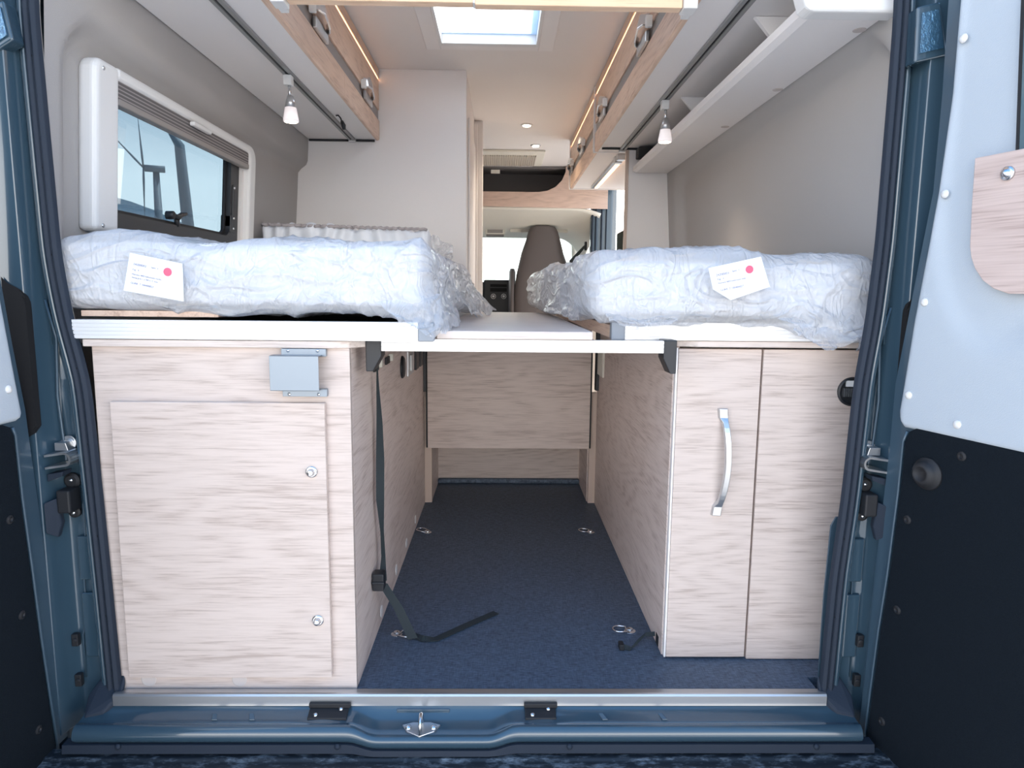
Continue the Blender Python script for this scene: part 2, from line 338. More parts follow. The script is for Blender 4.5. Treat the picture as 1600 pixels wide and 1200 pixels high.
# header above the rear opening and outer body skins
b = B(); box(b, -0.99, 0.99, -0.04, 0.0, 1.74, 1.95); st(obj('trim_rear_header', b, PAINT, bevel=.01))

def sstep(a, b_, x):
    t = max(0, min(1, (x-a)/(b_-a))); return t*t*(3-2*t)
def rr_sdf(y, z, y0, y1, z0, z1, r):
    cy, cz = (y0+y1)/2, (z0+z1)/2; qx = abs(y-cy)-(y1-y0)/2+r; qz = abs(z-cz)-(z1-z0)/2+r
    return math.hypot(max(qx, 0), max(qz, 0)) + min(max(qx, qz), 0) - r
WIN = (0.285, 1.115, 1.035, 1.395)
def wall(side, name, yend, rec, hole=None):
    ys = sorted(set([round(0.03+i*0.02, 4) for i in range(int((yend-0.03)/0.02)+1)] + [yend] + (list(hole[:2]) if hole else [])))
    zs = sorted(set([0.0, .2, .4, .6, .8] + [round(0.85+i*0.0175, 4) for i in range(60)] + (list(hole[2:]) if hole else [])))
    zs = [z for z in zs if z <= 1.89]
    def fn(y, z):
        d = rr_sdf(y, z, *rec)
        base = 0.930 - 0.046*max(0, min(1, (z-0.9)/0.65)) - 0.03*sstep(1.6, 1.89, z)
        return Vector((side*(base - 0.042*sstep(-0.035, 0.012, d)), y, z))
    b = B(); grid(b, fn, ys, zs, (lambda y, z: hole[0] < y < hole[1] and hole[2] < z < hole[3]) if hole else None)
    return st(obj(name, b, WALLF, smooth=True))
wall(-1, 'wall_left', 1.86, (0.095, 3.0, 0.3, 1.462, 0.13), WIN)
wall(1, 'wall_right', 1.95, (0.05, 1.83, 0.3, 1.452, 0.15))
# outer skins with openings
def skin(name, x0, x1, holes):
    b = B(); ysk = sorted(set([-0.04, 6.1] + [h[0] for h in holes] + [h[1] for h in holes])); zsk = sorted(set([-0.35, 1.97] + [h[2] for h in holes] + [h[3] for h in holes]))
    for i in range(len(ysk)-1):
        for j in range(len(zsk)-1):
            cy, cz = (ysk[i]+ysk[i+1])/2, (zsk[j]+zsk[j+1])/2
            if any(h[0] < cy < h[1] and h[2] < cz < h[3] for h in holes): continue
            if cy > 4.9 and cz > 1.52: continue
            box(b, x0, x1, ysk[i], ysk[i+1], zsk[j], zsk[j+1])
    return st(obj(name, b, PAINT))
skin('wall_left_outer', -0.99, -0.955, [(0.25, 1.50, 1.02, 1.41), (4.75, 5.6, 0.85, 1.42)])
skin('wall_right_outer', 0.955, 0.99, [(3.12, 4.25, 0.02, 1.74), (4.75, 5.6, 0.85, 1.42)])

# ------------------------------------------------------------------ partition walls inside
b = B()
prism(b, [V(-0.92, 1.85, 0.84), V(-0.113, 1.85, 0.84), V(-0.113, 1.85, 1.89), V(-0.92, 1.85, 1.89)], V(0, 0.03, 0))
box(b, -0.143, -0.113, 1.88, 2.74, 0.0, 1.89)
p_ = st(obj('wall_washroom', b, LAM, bevel=.002))
b = B(); box(b, -0.116, -0.092, 2.70, 2.76, 0.0, 1.86); obj('door_post', b, LAM, p_)
b = B(); box(b, -0.150, -0.062, 2.76, 2.80, 0.0, 1.89); obj('corner_post', b, LAM, p_, bevel=.004)
b = B(); box(b, -0.112, -0.104, 2.0, 2.68, 0.05, 1.72); obj('sliding_door', b, LAM, p_, bevel=.002)
for q in (0.28, -0.24):
    c = bp(735+0 if q < 0 else 735, 300, 'y', 2.4)
for u in (645+0, 715):
    c = bp(u, 118, 'y', 1.85)
    b = B(); lathe(b, (c.x, 1.8502, c.z), (0, -1, 0), [(0.012, 0), (0.012, 0.0012), (0.010, 0.0016)], 20); obj('cover_cap', b, LAM, p_)
b = B(); prism(b, [V(0.662, 1.95, 0.80), V(0.93, 1.95, 0.80), V(0.93, 1.95, 1.577), V(0.662, 1.95, 1.577)], V(0, 0.025, 0))
p_ = st(obj('wall_kitchen', b, LAM, bevel=.002))
b = B(); box(b, 0.650, 0.6615, 1.945, 1.975, 0.80, 1.575); obj('edge_board', b, W_EDGE, p_)
b = B(); box(b, 0.66, 0.955, 1.98, 3.10, 0.0, 0.86); box(b, 0.90, 0.955, 2.0, 3.10, 0.86, 1.0); st(obj('wall_right_lower', b, LAM))
b = B(); box(b, 0.90, 0.955, 2.0, 3.12, 1.0, 1.89); st(obj('wall_right_upper', b, LAM))
b = B(); box(b, 0.78, 0.955, 4.22, 4.30, 0.0, 1.86); st(obj('trim_pillar_blue', b, PAINT2, bevel=.012))
b = B()
for xx, ww in ((0.785, .012), (0.815, .010), (0.86, .012), (0.90, .008)): box(b, xx, xx+ww, 4.205, 4.222, 0.0, 1.74)
st(obj('trim_pillar_ribs', b, RUB, bevel=.003))
b = B(); box(b, 0.78, 0.955, 3.12, 4.25, 1.745, 1.89); st(obj('trim_side_header', b, RUB))

# ------------------------------------------------------------------ rear floor back, step
b = B(); box(b, -0.235, 0.425, 1.663, 1.69, 0.0, 0.022); st(obj('baseboard_back', b, FLOORM, bevel=.006))
# washroom/kitchen low wall under the bed, at the far end
t = thing('panel_end', 'oak end panel with two posts closing the garage beneath the bench', 'panel', (0.09, 1.5, 0))
bx('back_board', W_X3, t, -0.235, 0.425, 1.692, 1.71, 0.0, 0.76)
bx('post', W_EDGE, t, -0.262, -0.233, 1.376, 1.40, 0.0, 0.475, bevel=.001)
bx('post', W_EDGE, t, 0.428, 0.458, 1.376, 1.40, 0.0, 0.475, bevel=.001)
bx('side_cheek', W_Y, t, -0.255, -0.235, 1.401, 1.69, 0.0, 0.46)
bx('side_cheek', W_Y, t, 0.425, 0.452, 1.40, 1.69, 0.0, 0.46)
bx('hanging_board', W_X2, t, -0.246, 0.424, 1.345, 1.363, 0.243, 0.755, bevel=.001)
bx('black_seal', RUB2, t, -0.253, -0.247, 1.352, 1.372, 0.243, 0.70)
bx('black_seal', RUB2, t, 0.425, 0.431, 1.352, 1.372, 0.243, 0.70)

# ------------------------------------------------------------------ left garage cabinet
t = thing('storage_cabinet', 'pale oak cabinet with a large flat door, left of the garage floor', 'cabinet', (-0.52, 0.012, 0))
bx('front_panel', W_X, t, -0.795, -0.262, 0.012, 0.030, 0.001, 0.765, bevel=.0012)
bx('side_panel', W_Y, t, -0.280, -0.262, 0.031, 1.376, 0.001, 0.765)
b = B(); prism(b, [V(-0.90, 0.075, 0.765), V(-0.806, 0.075, 0.765), V(-0.806, 0.0, 0.765), V(-0.30, 0.0, 0.765), V(-0.262, 0.010, 0.765), V(-0.236, 0.045, 0.765), V(-0.236, 1.376, 0.765), V(-0.90, 1.376, 0.765)], V(0, 0, 0.015))
obj('top_board', b, W_TOP, t, bevel=.002)
d = bx('door', W_X4, t, -0.757, -0.313, -0.004, 0.0115, 0.037, 0.651, bevel=.0015)
for u, v in ((487, 737), (497, 969)):
    c = bp(u, v, 'y', -0.004); b = B(); lathe(b, c, (0, -1, 0), [(0.0125, 0), (0.0125, .003), (0.0105, .0045), (0.0075, .0045), (0.0075, .012), (0.006, .0145), (0.0001, .0155)], 28)
    obj('push_knob', b, CHROME, d, smooth=True, bevel=.0005)
for x, z in ((-0.722, .024), (-0.522, .024)):
    b = B(); lathe(b, (x, 0.0118, z), (0, -1, 0), [(0.0165, 0), (0.0165, .0008), (0.015, .0012)], 24); obj('cover_cap', b, CAPW, t)
for y, z in ((.326, .03), (.583, .038), (.808, .038), (1.049, .037)):
    b = B(); lathe(b, (-0.262, y, z), (1, 0, 0), [(0.0165, 0), (0.0165, .0012), (0.015, .0018)], 24); obj('cover_cap', b, LAM, t)
# grey sheet metal catch box
b = B(); box(b, -0.4155, -0.316, -0.030, -0.0285, 0.680, 0.752); box(b, -0.4155, -0.316, -0.030, 0.0, 0.7505, 0.752); box(b, -0.4155, -0.316, -0.030, 0.0, 0.680, 0.6815)
box(b, -0.400, -0.308, -0.0005, 0.0115, 0.748, 0.764); box(b, -0.400, -0.308, -0.0005, 0.0115, 0.664, 0.680)
mb = obj('metal_bracket', b, GALV, t, label='grey folded sheet metal bracket', bevel=.0006)
for x in (-0.386, -0.325):
    for z in (0.760, 0.669): screw(mb, (x, -0.0005, z), (0, -1, 0), 0.0028)
# sockets on the inner side
def sidebox(name, y0, y1, z0, z1, mat, h=0.006, par=t, lab=None):
    b = B(); box(b, -0.262, -0.262+h, y0, y1, z0, z1); return obj(name, b, mat, par, bevel=.0015, label=lab)
for y in (0.30, 0.47):
    sidebox('socket', y-0.035, y+0.02, 0.685, 0.705, RUB2); sidebox('socket_button', y+0.025, y+0.045, 0.69, 0.71, CREAM, .012)
b = B(); lathe(b, (-0.262, 0.75, 0.645), (1, 0, 0), [(0.036, 0), (0.036, .004), (0.030, .009), (0.012, .010)], 24); obj('socket_cap', b, BLACKP, t, smooth=True)
s_ = sidebox('switch', 0.86, 1.0, 0.60, 0.685, STEELM, .006); b = B(); box(b, -0.256, -0.250, 0.90, 0.96, 0.615, 0.67); obj('switch_rocker', b, WHITEP, s_, bevel=.002)
sidebox('socket', 1.06, 1.14, 0.60, 0.69, BLACKP, .008); sidebox('socket', 1.18, 1.25, 0.60, 0.70, BLACKP, .010); sidebox('fuse_panel', 1.335, 1.376, 0.48, 0.755, BLACKP, .012)

# ------------------------------------------------------------------ right garage cabinet
t = thing('pull_out_cabinet', 'pale oak cabinet with a long silver bow handle, right of the garage floor', 'cabinet', (0.66, 0.139, 0))
bx('side_panel', W_Y, t, 0.456, 0.470, 0.160, 1.385, 0.001, 0.765)
b = B(); box(b, 0.458, 0.462, 0.142, 0.158, 0.004, 0.762); obj('edge_strip', b, LAM, t)
d = bx('pull_out_front', W_X2, t, 0.4625, 0.6545, 0.139, 0.158, 0.006, 0.760, bevel=.0012)
bx('fixed_front', W_X3, t, 0.6585, 0.90, 0.137, 0.156, 0.002, 0.760, bevel=.0012)
bx('inner_board', simple('dark_oak_gap', (.25, .17, .13), .7), t, 0.640, 0.675, 0.159, 0.18, 0.003, 0.76)
b = B(); prism(b, [V(0.90, 0.122, 0.765), V(0.50, 0.122, 0.765), V(0.455, 0.140, 0.765), V(0.435, 0.17, 0.765), V(0.435, 1.385, 0.765), V(0.90, 1.385, 0.765)][::-1], V(0, 0, 0.014))
obj('top_board', b, W_TOP, t, bevel=.002)
# bow handle
secs = []
for i in range(25):
    q = i/24; z = 0.622 - q*0.256
    out = 0.008 + 0.026*math.sin(PI*min(1, max(0, (q-.10)/.8)))**0.6 if .10 < q < .90 else 0.008
    x = 0.572 - 0.010*math.sin(PI*q)*-1 - q*0.004; wv = 0.0085 if .12 < q < .88 else 0.0105
    xo = 0.0 if .12 < q < .88 else -0.004
    th = 0.006 if .10 < q < .90 else 0.0
    y = 0.139 - out
    y1 = 0.1388 if not (.14 < q < .86) else y+th+0.002
    secs.append([V(x-wv+xo, y1, z), V(x-wv*.7+xo, y, z), V(x+wv*.7, y-.002, z), V(x+wv, y1, z)])
b = B(); loft(b, secs); obj('bow_handle', b, STEELM, d, smooth=False, bevel=.001)
b = B(); 
lathe(b, (0.868, 0.137, 0.664), (0, -1, 0), [(0.034, 0), (0.034, .004), (0.030, .006), (0.028, .002), (0.0001, .002)], 32); g_ = obj('vent_outlet', b, BLACKP, t, smooth=False)
b = B()
for k in range(8):
    b_x = 0.848+0.005*k; box(b, b_x, b_x+.002, 0.131, 0.1345, 0.652, 0.672)
obj('vent_rib', b, STEELM, g_); b = B(); box(b, .852, .90, .130, .1345, .676, .690); obj('vent_flap', b, WHITEP, g_)
# grille on side
b = B()
for k in range(7): box(b, 0.448, 0.456, 1.20+k*.02, 1.21+k*.02, 0.56, 0.66)
obj('vent_grille', b, CREAM, t); bx('black_plate', BLACKP, t, 0.444, 0.456, 1.33, 1.376, 0.49, 0.75)

# ------------------------------------------------------------------ bed frames, rails, bench
def ribbed_rail(bm, x0, x1, y0, y1, z0, z1, n=5):
    pts = [(y1, z0), (y1, z1)]
    h = (z1-z0)/n
    for k in range(n-1, -1, -1):
        pts += [(y0, z0+h*(k+1)-.0003), (y0, z0+h*k+.0016), (y0+.0018, z0+h*k+.0012), (y0+.0018, z0+h*k+.0003)]
    prism(bm, [V(x0, y, z) for y, z in pts], V(x1-x0, 0, 0))
t = thing('bed_frame', 'white ribbed aluminium bed frame on the left oak cabinet', 'bed frame', (-0.46, 0.0, 0.781), 'aluminium bed frames')
b = B(); ribbed_rail(b, -0.822, -0.117, -0.004, 0.02, 0.7812, 0.8205); obj('front_rail', b, ALU, t)
b = B(); box(b, -0.117, -0.084, -0.005, 0.02, 0.7812, 0.8205); obj('end_cap', b, CAPG, t, bevel=.003, label='grey plastic end cap')
bx('side_rail', ALU, t, -0.113, -0.088, 0.021, 1.70, 0.783, 0.819)
bx('slat_shade_board', DARKV, t, -0.86, -0.114, 0.072, 1.70, 0.79, 0.80)  # near-black colour paints the shadow between rail and mattress
bx('base_board', W_Y2, t, -0.825, -0.54, 0.035, 0.30, 0.826, 0.838)
t = thing('bed_frame', 'white ribbed aluminium bed frame on the right oak cabinet', 'bed frame', (0.6, 0.125, 0.78), 'aluminium bed frames')
b = B(); ribbed_rail(b, 0.333, 0.90, 0.115, 0.14, 0.7800, 0.8205); obj('front_rail', b, ALU, t)
b = B(); box(b, 0.302, 0.333, 0.113, 0.14, 0.7800, 0.8205); obj('end_cap', b, CAPG, t, bevel=.003, label='grey plastic end cap')
bx('side_rail', W_Y2, t, 0.304, 0.322, 0.141, 1.70, 0.783, 0.812)
bx('slat_shade_board', DARKV, t, 0.323, 0.90, 0.16, 1.70, 0.79, 0.80)  # black again, as painted shadow under the right mattress
for u, v0 in ((856, 478), (898, 500)):
    c = bp(u, v0, 'x', 0.285); b = B(); tube(b, [(0.285, c.y, 0.799), (0.285, c.y, 0.835)], 0.006, 12); obj('support_pin', b, STEELM, t, smooth=True)
t = thing('cross_rail', 'white ribbed aluminium rail spanning between the two oak cabinets', 'rail', (0.1, 0.1, 0.756))
b = B(); ribbed_rail(b, -0.2015, 0.405, 0.045, 0.062, 0.7565, 0.7835, 3); obj('rail_profile', b, ALU, t)
for (x0, x1, sgn) in ((-0.2362, -0.2028, 1), (0.406, 0.4348, -1)):
    b = B(); y0 = 0.05
    xa, xb = (x0, x1) if sgn > 0 else (x1, x0)
    prism(b, [V(xa, y0, 0.785), V(xb, y0, 0.785), V(xb, y0, 0.752), V(xb if sgn < 0 else xb, y0, 0.745), V(xa+(xb-xa)*.45, y0, 0.712), V(xa, y0, 0.712)], V(0, 0.05, 0))
    obj('rail_bracket', b, BLACKP, t, bevel=.002, label='dark grey plastic rail bracket')
b = B(); box(b, -0.082, 0.250, 0.036, 1.50, 0.7845, 0.802)
tag(obj('bench_board', b, W_TOP, bevel=.002), 'flat oak bench board between the two wrapped mattresses', 'board')

# ------------------------------------------------------------------ mattresses in plastic film
def cube_shell(nx, ny, nz, fn):
    b = B(); cache = {}
    def vert(i, j, k):
        key = (i, j, k)
        if key not in cache: cache[key] = b.verts.new(fn(2*i/nx-1, 2*j/ny-1, 2*k/nz-1))
        return cache[key]
    for i in range(nx):
        for j in range(ny):
            for k in (0, nz): b.faces.new((vert(i, j, k), vert(i+1, j, k), vert(i+1, j+1, k), vert(i, j+1, k)))
    for i in range(nx):
        for k in range(nz):
            for j in (0, ny): b.faces.new((vert(i, j, k), vert(i+1, j, k), vert(i+1, j, k+1), vert(i, j, k+1)))
    for j in range(ny):
        for k in range(nz):
            for i in (0, nx): b.faces.new((vert(i, j, k), vert(i, j+1, k), vert(i, j+1, k+1), vert(i, j, k+1)))
    return b
def rbox_fn(c, h, r, disp):
    c = Vector(c); h = Vector(h)
    def fn(a, b_, d_):
        p = Vector((a*h.x, b_*h.y, d_*h.z)); q = Vector((max(-h.x+r, min(h.x-r, p.x)), max(-h.y+r, min(h.y-r, p.y)), max(-h.z+r, min(h.z-r, p.z))))
        n = p-q
        if n.length < 1e-6: n = Vector((0, 0, 1 if d_ > 0 else -1)) if abs(d_) == 1 else Vector((0, 1 if b_ > 0 else -1, 0)) if abs(b_) == 1 else Vector((1 if a > 0 else -1, 0, 0))
        n.normalize(); w_ = q + n*r + c
        return disp(w_, n, a, b_, d_)
    return fn
def ridged(p, s, seed):
    q = p*s + Vector((seed, seed*1.3, seed*.7)); q = q + noise.noise_vector(q*0.7)*0.9
    return 1-abs(noise.noise(q))*2.2
def gauss(p, c, s): d = Vector(p)-Vector(c); return math.exp(-(d.x**2/s[0]**2 + d.y**2/s[1]**2 + d.z**2/s[2]**2))
def make_mattress(label, x0, x1, y0, y1, z0, z1, pulls, seed, skew=0.0, zfn=None):
    t = thing('mattress', label, 'mattress', ((x0+x1)/2, y0, z0), 'mattresses in clear plastic')
    c = ((x0+x1)/2, (y0+y1)/2, (z0+z1)/2); h = ((x1-x0)/2, (y1-y0)/2, (z1-z0)/2)
    def sk(p): p.x += skew*(p.y-y0); return p
    def d1(p, n, a, b_, d_):
        p = p + n*(noise.noise(p*9)*0.004-0.010); return sk(p)
    obj('mattress_core', cube_shell(60, 60, 12, rbox_fn(c, h, 0.028, d1)), QUILT, t, smooth=True)
    def d2(p, n, a, b_, d_):
        pw = Vector((p.x, p.y*0.6, p.z))
        big = noise.noise(pw*4.0+Vector((seed, 0, 0)))*0.016
        wr = max(0, ridged(pw, 5.0, seed))**4*0.010 + max(0, ridged(Vector((pw.x*.6+pw.z*1.1, pw.y, pw.z*.7-pw.x*.3)), 12.0, seed+5))**5*0.005
        p = p + n*(0.004+big*(0.7 if n.z < 0.5 else 1.0)+wr)
        if zfn: p.z += zfn(p.x, p.y)*max(0, d_)
        if n.z < -0.3 and p.y < y0+.1:
            p.z -= 0.010*max(0, noise.noise(Vector((p.x*9, seed, 0)))) ; p.z += .004
        for (pc, ps, off) in pulls:
            g = gauss(p, pc, ps); p = p + Vector(off)*g
        p.z = max(p.z, 0.8035 if p.y > y0+.03 and False else p.z)
        return sk(p)
    wr = obj('plastic_wrap', cube_shell(150, 110, 36, rbox_fn(c, (h[0]+.004, h[1]+.004, h[2]+.003), 0.03, d2)), FILM, t, smooth=True, label='crinkled clear plastic wrap')
    return t, wr
ML, wrapL = make_mattress('wrapped mattress lying on the left bed frame, beneath the caravan window', -0.865, -0.105, 0.025, 1.20, 0.842, 0.990,
    [((-0.09, 0.03, 0.845), (.07, .10, .035), (0.020, -.012, -0.050)), ((-0.10, 0.5, 0.86), (.05, .3, .05), (0.03, 0, -0.012)),
     ((-0.10, 1.10, 0.86), (.05, .2, .06), (0.05, 0, -0.025)), ((-0.52, 0.02, 0.84), (.08, .05, .03), (0, -.004, -0.012)),
     ((-0.25, 0.02, 0.84), (.12, .05, .03), (0, 0, -0.006))], 2.0, skew=0.02,
    zfn=lambda x, y: 0.010*math.exp(-((x+.70)/.12)**2) - 0.018*math.exp(-((x+.56)/.07)**2) - 0.012*sstep(-.35, -.10, x) - 0.006)
MR, wrapR = make_mattress('wrapped mattress lying on the right bed frame, next to the blue door pillar', 0.262, 0.872, 0.10, 1.72, 0.828, 0.966,
    [((0.82, 0.10, 0.83), (.12, .06, .05), (0.0, -0.02, -0.045)), ((0.27, 1.65, 0.86), (.06, .1, .08), (-0.01, 0, 0.0)),
     ((0.40, 0.10, 0.83), (.10, .05, .03), (0.0, -0.005, -0.012))], 9.0, skew=-0.045,
    zfn=lambda x, y: 0.012*math.exp(-((x-.50)/.10)**2) - 0.006*sstep(.55, .7, x))
# paper labels stuck on the film
def paper(par, pts, dot, lines, y, tilt):
    P = [bp(u, v, 'y', y) for u, v in pts]
    b = B(); prism(b, P, V(0, 0.0006, 0)); o = obj('paper_label', b, PAPER, par, label='white printed paper label')
    c = bp(dot[0], dot[1], 'y', y); b = B(); lathe(b, (c.x, y-.0001, c.z), (0, -1, 0), [(0.0085, 0), (0.0085, .0005)], 24); obj('red_dot', b, REDD, o)
    r = Vector((math.cos(tilt), 0, math.sin(tilt))); up = Vector((-math.sin(tilt), 0, math.cos(tilt)))
    for (s, sz, (u, v)) in lines: text_mesh('printed_text', s, sz, INK, o, bp(u, v, 'y', y-.0003), r, up)
paper(ML, [(203, 395), (285, 412), (287, 471), (193, 454)], (262, 425),
      [('24200003', 0.0066, (208, 414)), ('Spez -1', .005, (236, 419)), ('Fzg.  4', .005, (207, 422)), ('Matratze 4002 kaltschaum rechts', .0044, (206, 429)), ('bezug grau 1 x 200 x 15  lose', .0044, (206, 434)), ('GURR  7 100400027', .0055, (204, 443))], -0.006, -0.19)
paper(MR, [(1107, 419), (1189, 401), (1203, 448), (1142, 469), (1114, 452)], (1171, 421),
      [('24200003', 0.0072, (1119, 432)), ('Spez -1', .0055, (1144, 425)), ('Fzg.  4', .0055, (1121, 438)), ('Matratze 4003 kaltschaum links', .0048, (1122, 444)), ('GURR  7 100400027', .006, (1126, 455))], 0.066, 0.20)
# loose film tails
def tail(par, pts_a, pts_b, n=26, m=14, amp=.010, seed=1, mat=FILMC):
    def cr(P, t_):
        k = min(int(t_*(len(P)-1)), len(P)-2); f = t_*(len(P)-1)-k; return Vector(P[k]).lerp(Vector(P[k+1]), f)
    def fn(u, v):
        p = cr(pts_a, u).lerp(cr(pts_b, u), v); d = noise.noise_vector(Vector((u*7+seed, v*3, seed)))*amp + noise.noise_vector(Vector((u*17+seed, v*5, seed)))*amp*.5
        return p+d*(0.3+v)
    b = B(); grid(b, fn, lin(0, 1, n*2), lin(0, 1, m*2)); obj('film_tail', b, mat, par, smooth=True)
tail(ML, [(-0.20, 0.012, 0.862), (-0.11, 0.008, 0.875), (-0.078, 0.05, 0.88), (-0.075, 0.3, 0.88)], [(-0.145, -0.012, 0.812), (-0.085, -0.018, 0.787), (-0.055, 0.02, 0.800), (-0.045, 0.25, 0.812)], seed=3)
tail(ML, [(-0.08, 0.5, 0.90), (-0.075, 0.9, 0.92), (-0.07, 1.3, 0.93)], [(-0.03, 0.5, 0.825), (-0.01, 0.9, 0.812), (0.03, 1.3, 0.815)], seed=8, amp=.014)
tail(MR, [(0.66, 0.095, 0.845), (0.76, 0.09, 0.85), (0.86, 0.09, 0.86)], [(0.70, 0.06, 0.80), (0.76, 0.05, 0.772), (0.85, 0.05, 0.778)], seed=5, amp=.012)
tail(MR, [(0.28, 0.10, 0.85), (0.36, 0.092, 0.845), (0.46, 0.092, 0.85)], [(0.29, 0.085, 0.825), (0.36, 0.08, 0.805), (0.44, 0.085, 0.822)], seed=6, amp=.005)
tail(MR, [(0.24, 0.25, 0.86), (0.23, 0.5, 0.86), (0.21, 0.9, 0.86)], [(0.245, 0.25, 0.815), (0.225, 0.5, 0.82), (0.20, 0.9, 0.825)], seed=11, amp=.006)

# folded cover standing at the back of the left bed
t = thing('mattress_cover', 'gathered pale blue elasticated cover wrapped round a cushion behind the left mattress', 'cover', (-0.55, 1.3, 0.99))
def d3(p, n, a, b_, d_):
    p = p + n*(0.006*math.sin(p.x*90+5*noise.noise(p*6))*(0.4+0.6*max(0, d_+.5)) + noise.noise(p*8)*.012)
    if d_ > .9: p.z -= 0.012*(1-abs(b_))
    p.z -= 0.012*sstep(-.5, .8, a); return p
obj('cushion_body', cube_shell(170, 24, 22, rbox_fn((-0.56, 1.50, 1.065), (0.325, 0.20, 0.075), 0.03, d3)), simple('pale_blue_cover', (0.80, 0.83, 0.88), .35), t, smooth=True)
pts = [(-0.88+0.64*i/80, 1.31-0.02*abs(math.sin(i)), 1.138-0.012*i/80+.002*math.sin(i*2.1)) for i in range(81)]
b = B(); tube(b, pts, 0.006, 8); obj('elastic_hem', b, simple('mesh_hem', (.42, .38, .38), .8, bump=.5), t, smooth=True)
def dd(u, v): return V(-0.25+0.10*u, 1.32+.1*u, 1.12-0.13*v-0.05*u*(1-v)) + noise.noise_vector(V(u*5, v*5, 2))*.02
b = B(); grid(b, dd, lin(0, 1, 24), lin(0, 1, 24)); obj('film_tail', b, FILMC, t, smooth=True)
def dd(u, v): return V(-0.86+0.16*u, 1.15+.05*u, 0.99+0.08*math.sin(PI*u)*v+0.0) + noise.noise_vector(V(u*5, v*5, 7))*.02
b = B(); grid(b, dd, lin(0, 1, 24), lin(0, 1, 24)); obj('film_tail', b, FILMC, t, smooth=True)

# ------------------------------------------------------------------ window in the left wall
t = st(thing('window_1', 'caravan window', 'window', (-0.9, 0.7, 1.03)))
del t['label']; del t['category']
y0, y1, z0, z1 = WIN
def ringframe(bm, x0, x1, o, i):
    box(bm, x0, x1, o[0], i[0], o[2], o[3]); box(bm, x0, x1, i[1], o[1], o[2], o[3]); box(bm, x0, x1, i[0], i[1], o[2], i[2]); box(bm, x0, x1, i[0], i[1], i[3], o[3])
def rrect(y0_, y1_, z0_, z1_, r, n=6):
    pts = []
    for cy, cz, a0_ in ((y1_-r, z1_-r, 0), (y0_+r, z1_-r, 90), (y0_+r, z0_+r, 180), (y1_-r, z0_+r, 270)):
        for k in range(n+1): a_ = math.radians(a0_+90*k/n); pts.append((cy+r*math.cos(a_), cz+r*math.sin(a_)))
    return pts
def ring_rr(bm, x0_, x1_, outer, inner):
    R4 = [[bm.verts.new((x, y, z)) for y, z in P] for x, P in ((x0_, outer), (x1_, outer), (x1_, inner), (x0_, inner))]
    n = len(outer)
    for a in range(4):
        A, C = R4[a], R4[(a+1) % 4]
        for k in range(n): bm.faces.new((A[k], A[(k+1) % n], C[(k+1) % n], C[k]))
b = B(); ring_rr(b, -0.925, -0.897, rrect(y0, y1, z0, z1, .012), rrect(0.27, 1.045, 1.072, 1.38, .035)); obj('black_frame', b, BLACKP, t, bevel=.004)
b = B(); ring_rr(b, -0.921, -0.912, rrect(0.272, 1.055, 1.07, 1.385, .03), rrect(0.28, 1.033, 1.082, 1.372, .03)); obj('black_frame', b, RUB2, t)
b = B(); box(b, -0.922, -0.918, 0.27, 1.05, 1.06, 1.39); obj('glass', b, GLASS, t)
b = B(); P_ = [(0.202, 1.016), (0.300, 1.016), (0.300, 1.372)] + [(0.300, 1.402)] + [(0.202+.03*(1-math.sin(k*PI/12)), 1.402-.03*(1-math.cos(k*PI/12))) for k in range(7)]
prism(b, [V(-0.912, y, z) for y, z in P_], V(.046, 0, 0)); wf = obj('blind_cassette', b, WHITEP, t, bevel=.015, seg=5, label='white blind cassette')
b = B(); ro, ri = .055, .02; out_ = [(0.29, 1.402)]+[(1.20-ro+ro*math.sin(k*PI/16), 1.402-ro+ro*math.cos(k*PI/16)) for k in range(9)]+[(1.20, 0.99)]
inn_ = [(1.140, 0.99)]+[(1.140-ri*(1-math.cos(k*PI/12)), 1.372-ri*(1-math.sin(k*PI/12))) for k in range(7)]+[(0.29, 1.372)]
prism(b, [V(-0.912, y, z) for y, z in out_+inn_], V(.046, 0, 0)); obj('blind_rail', b, WHITEP, t, bevel=.011, seg=4, label='white rounded blind rail')
b = B(); box(b, -0.910, -0.888, 1.12, 1.155, 0.99, 1.37); obj('blind_guide', b, LAM, t)
b = B(); box(b, -0.892, -0.872, 0.30, 1.135, 1.332, 1.374); bl = obj('pleated_blind', b, BLIND, t)
b = B(); box(b, -0.893, -0.868, 0.30, 1.135, 1.317, 1.333); obj('blind_pull_bar', b, STRIPG, t, bevel=.003)
b = B(); box(b, -0.868, -0.852, 0.66, 0.78, 1.357, 1.369); obj('blind_grip', b, WHITEP, t, bevel=.004)
for z in (1.380, 1.030): screw(t, (-0.8665, 0.230, z), (1, -.2, 0), .004)
b = B(); c = V(-0.915, 0.66, 1.098); lathe(b, c+V(0, -.03, 0), (1, 0, 0), [(0.012, 0), (0.012, .02), (0.008, .024)], 16)
tube(b, [c+V(.015, -.03, 0), c+V(.022, -.005, -.004), c+V(.022, .015, .006), c+V(.022, .045, .012)], [.006, .009, .007, .005], 10)
tube(b, [c+V(.015, .0, 0), c+V(.015, .004, -.03)], .008, 10); obj('window_latch', b, BLACKP, t, smooth=True)
b = B(); box(b, -0.93, -0.893, 1.045, 1.085, 1.085, 1.145); box(b, -0.925, -0.892, 1.060, 1.075, 1.14, 1.25)
lt = obj('window_stay', b, BLACKP, t, bevel=.003)
for z in (1.10, 1.135, 1.24): screw(lt, (-0.892, 1.066, z), (1, -.3, 0), .0035)
for o_ in list(t.children_recursive):
    for v_ in o_.data.vertices: v_.co.x += (v_.co.z+t.location.z-1.2)*0.072

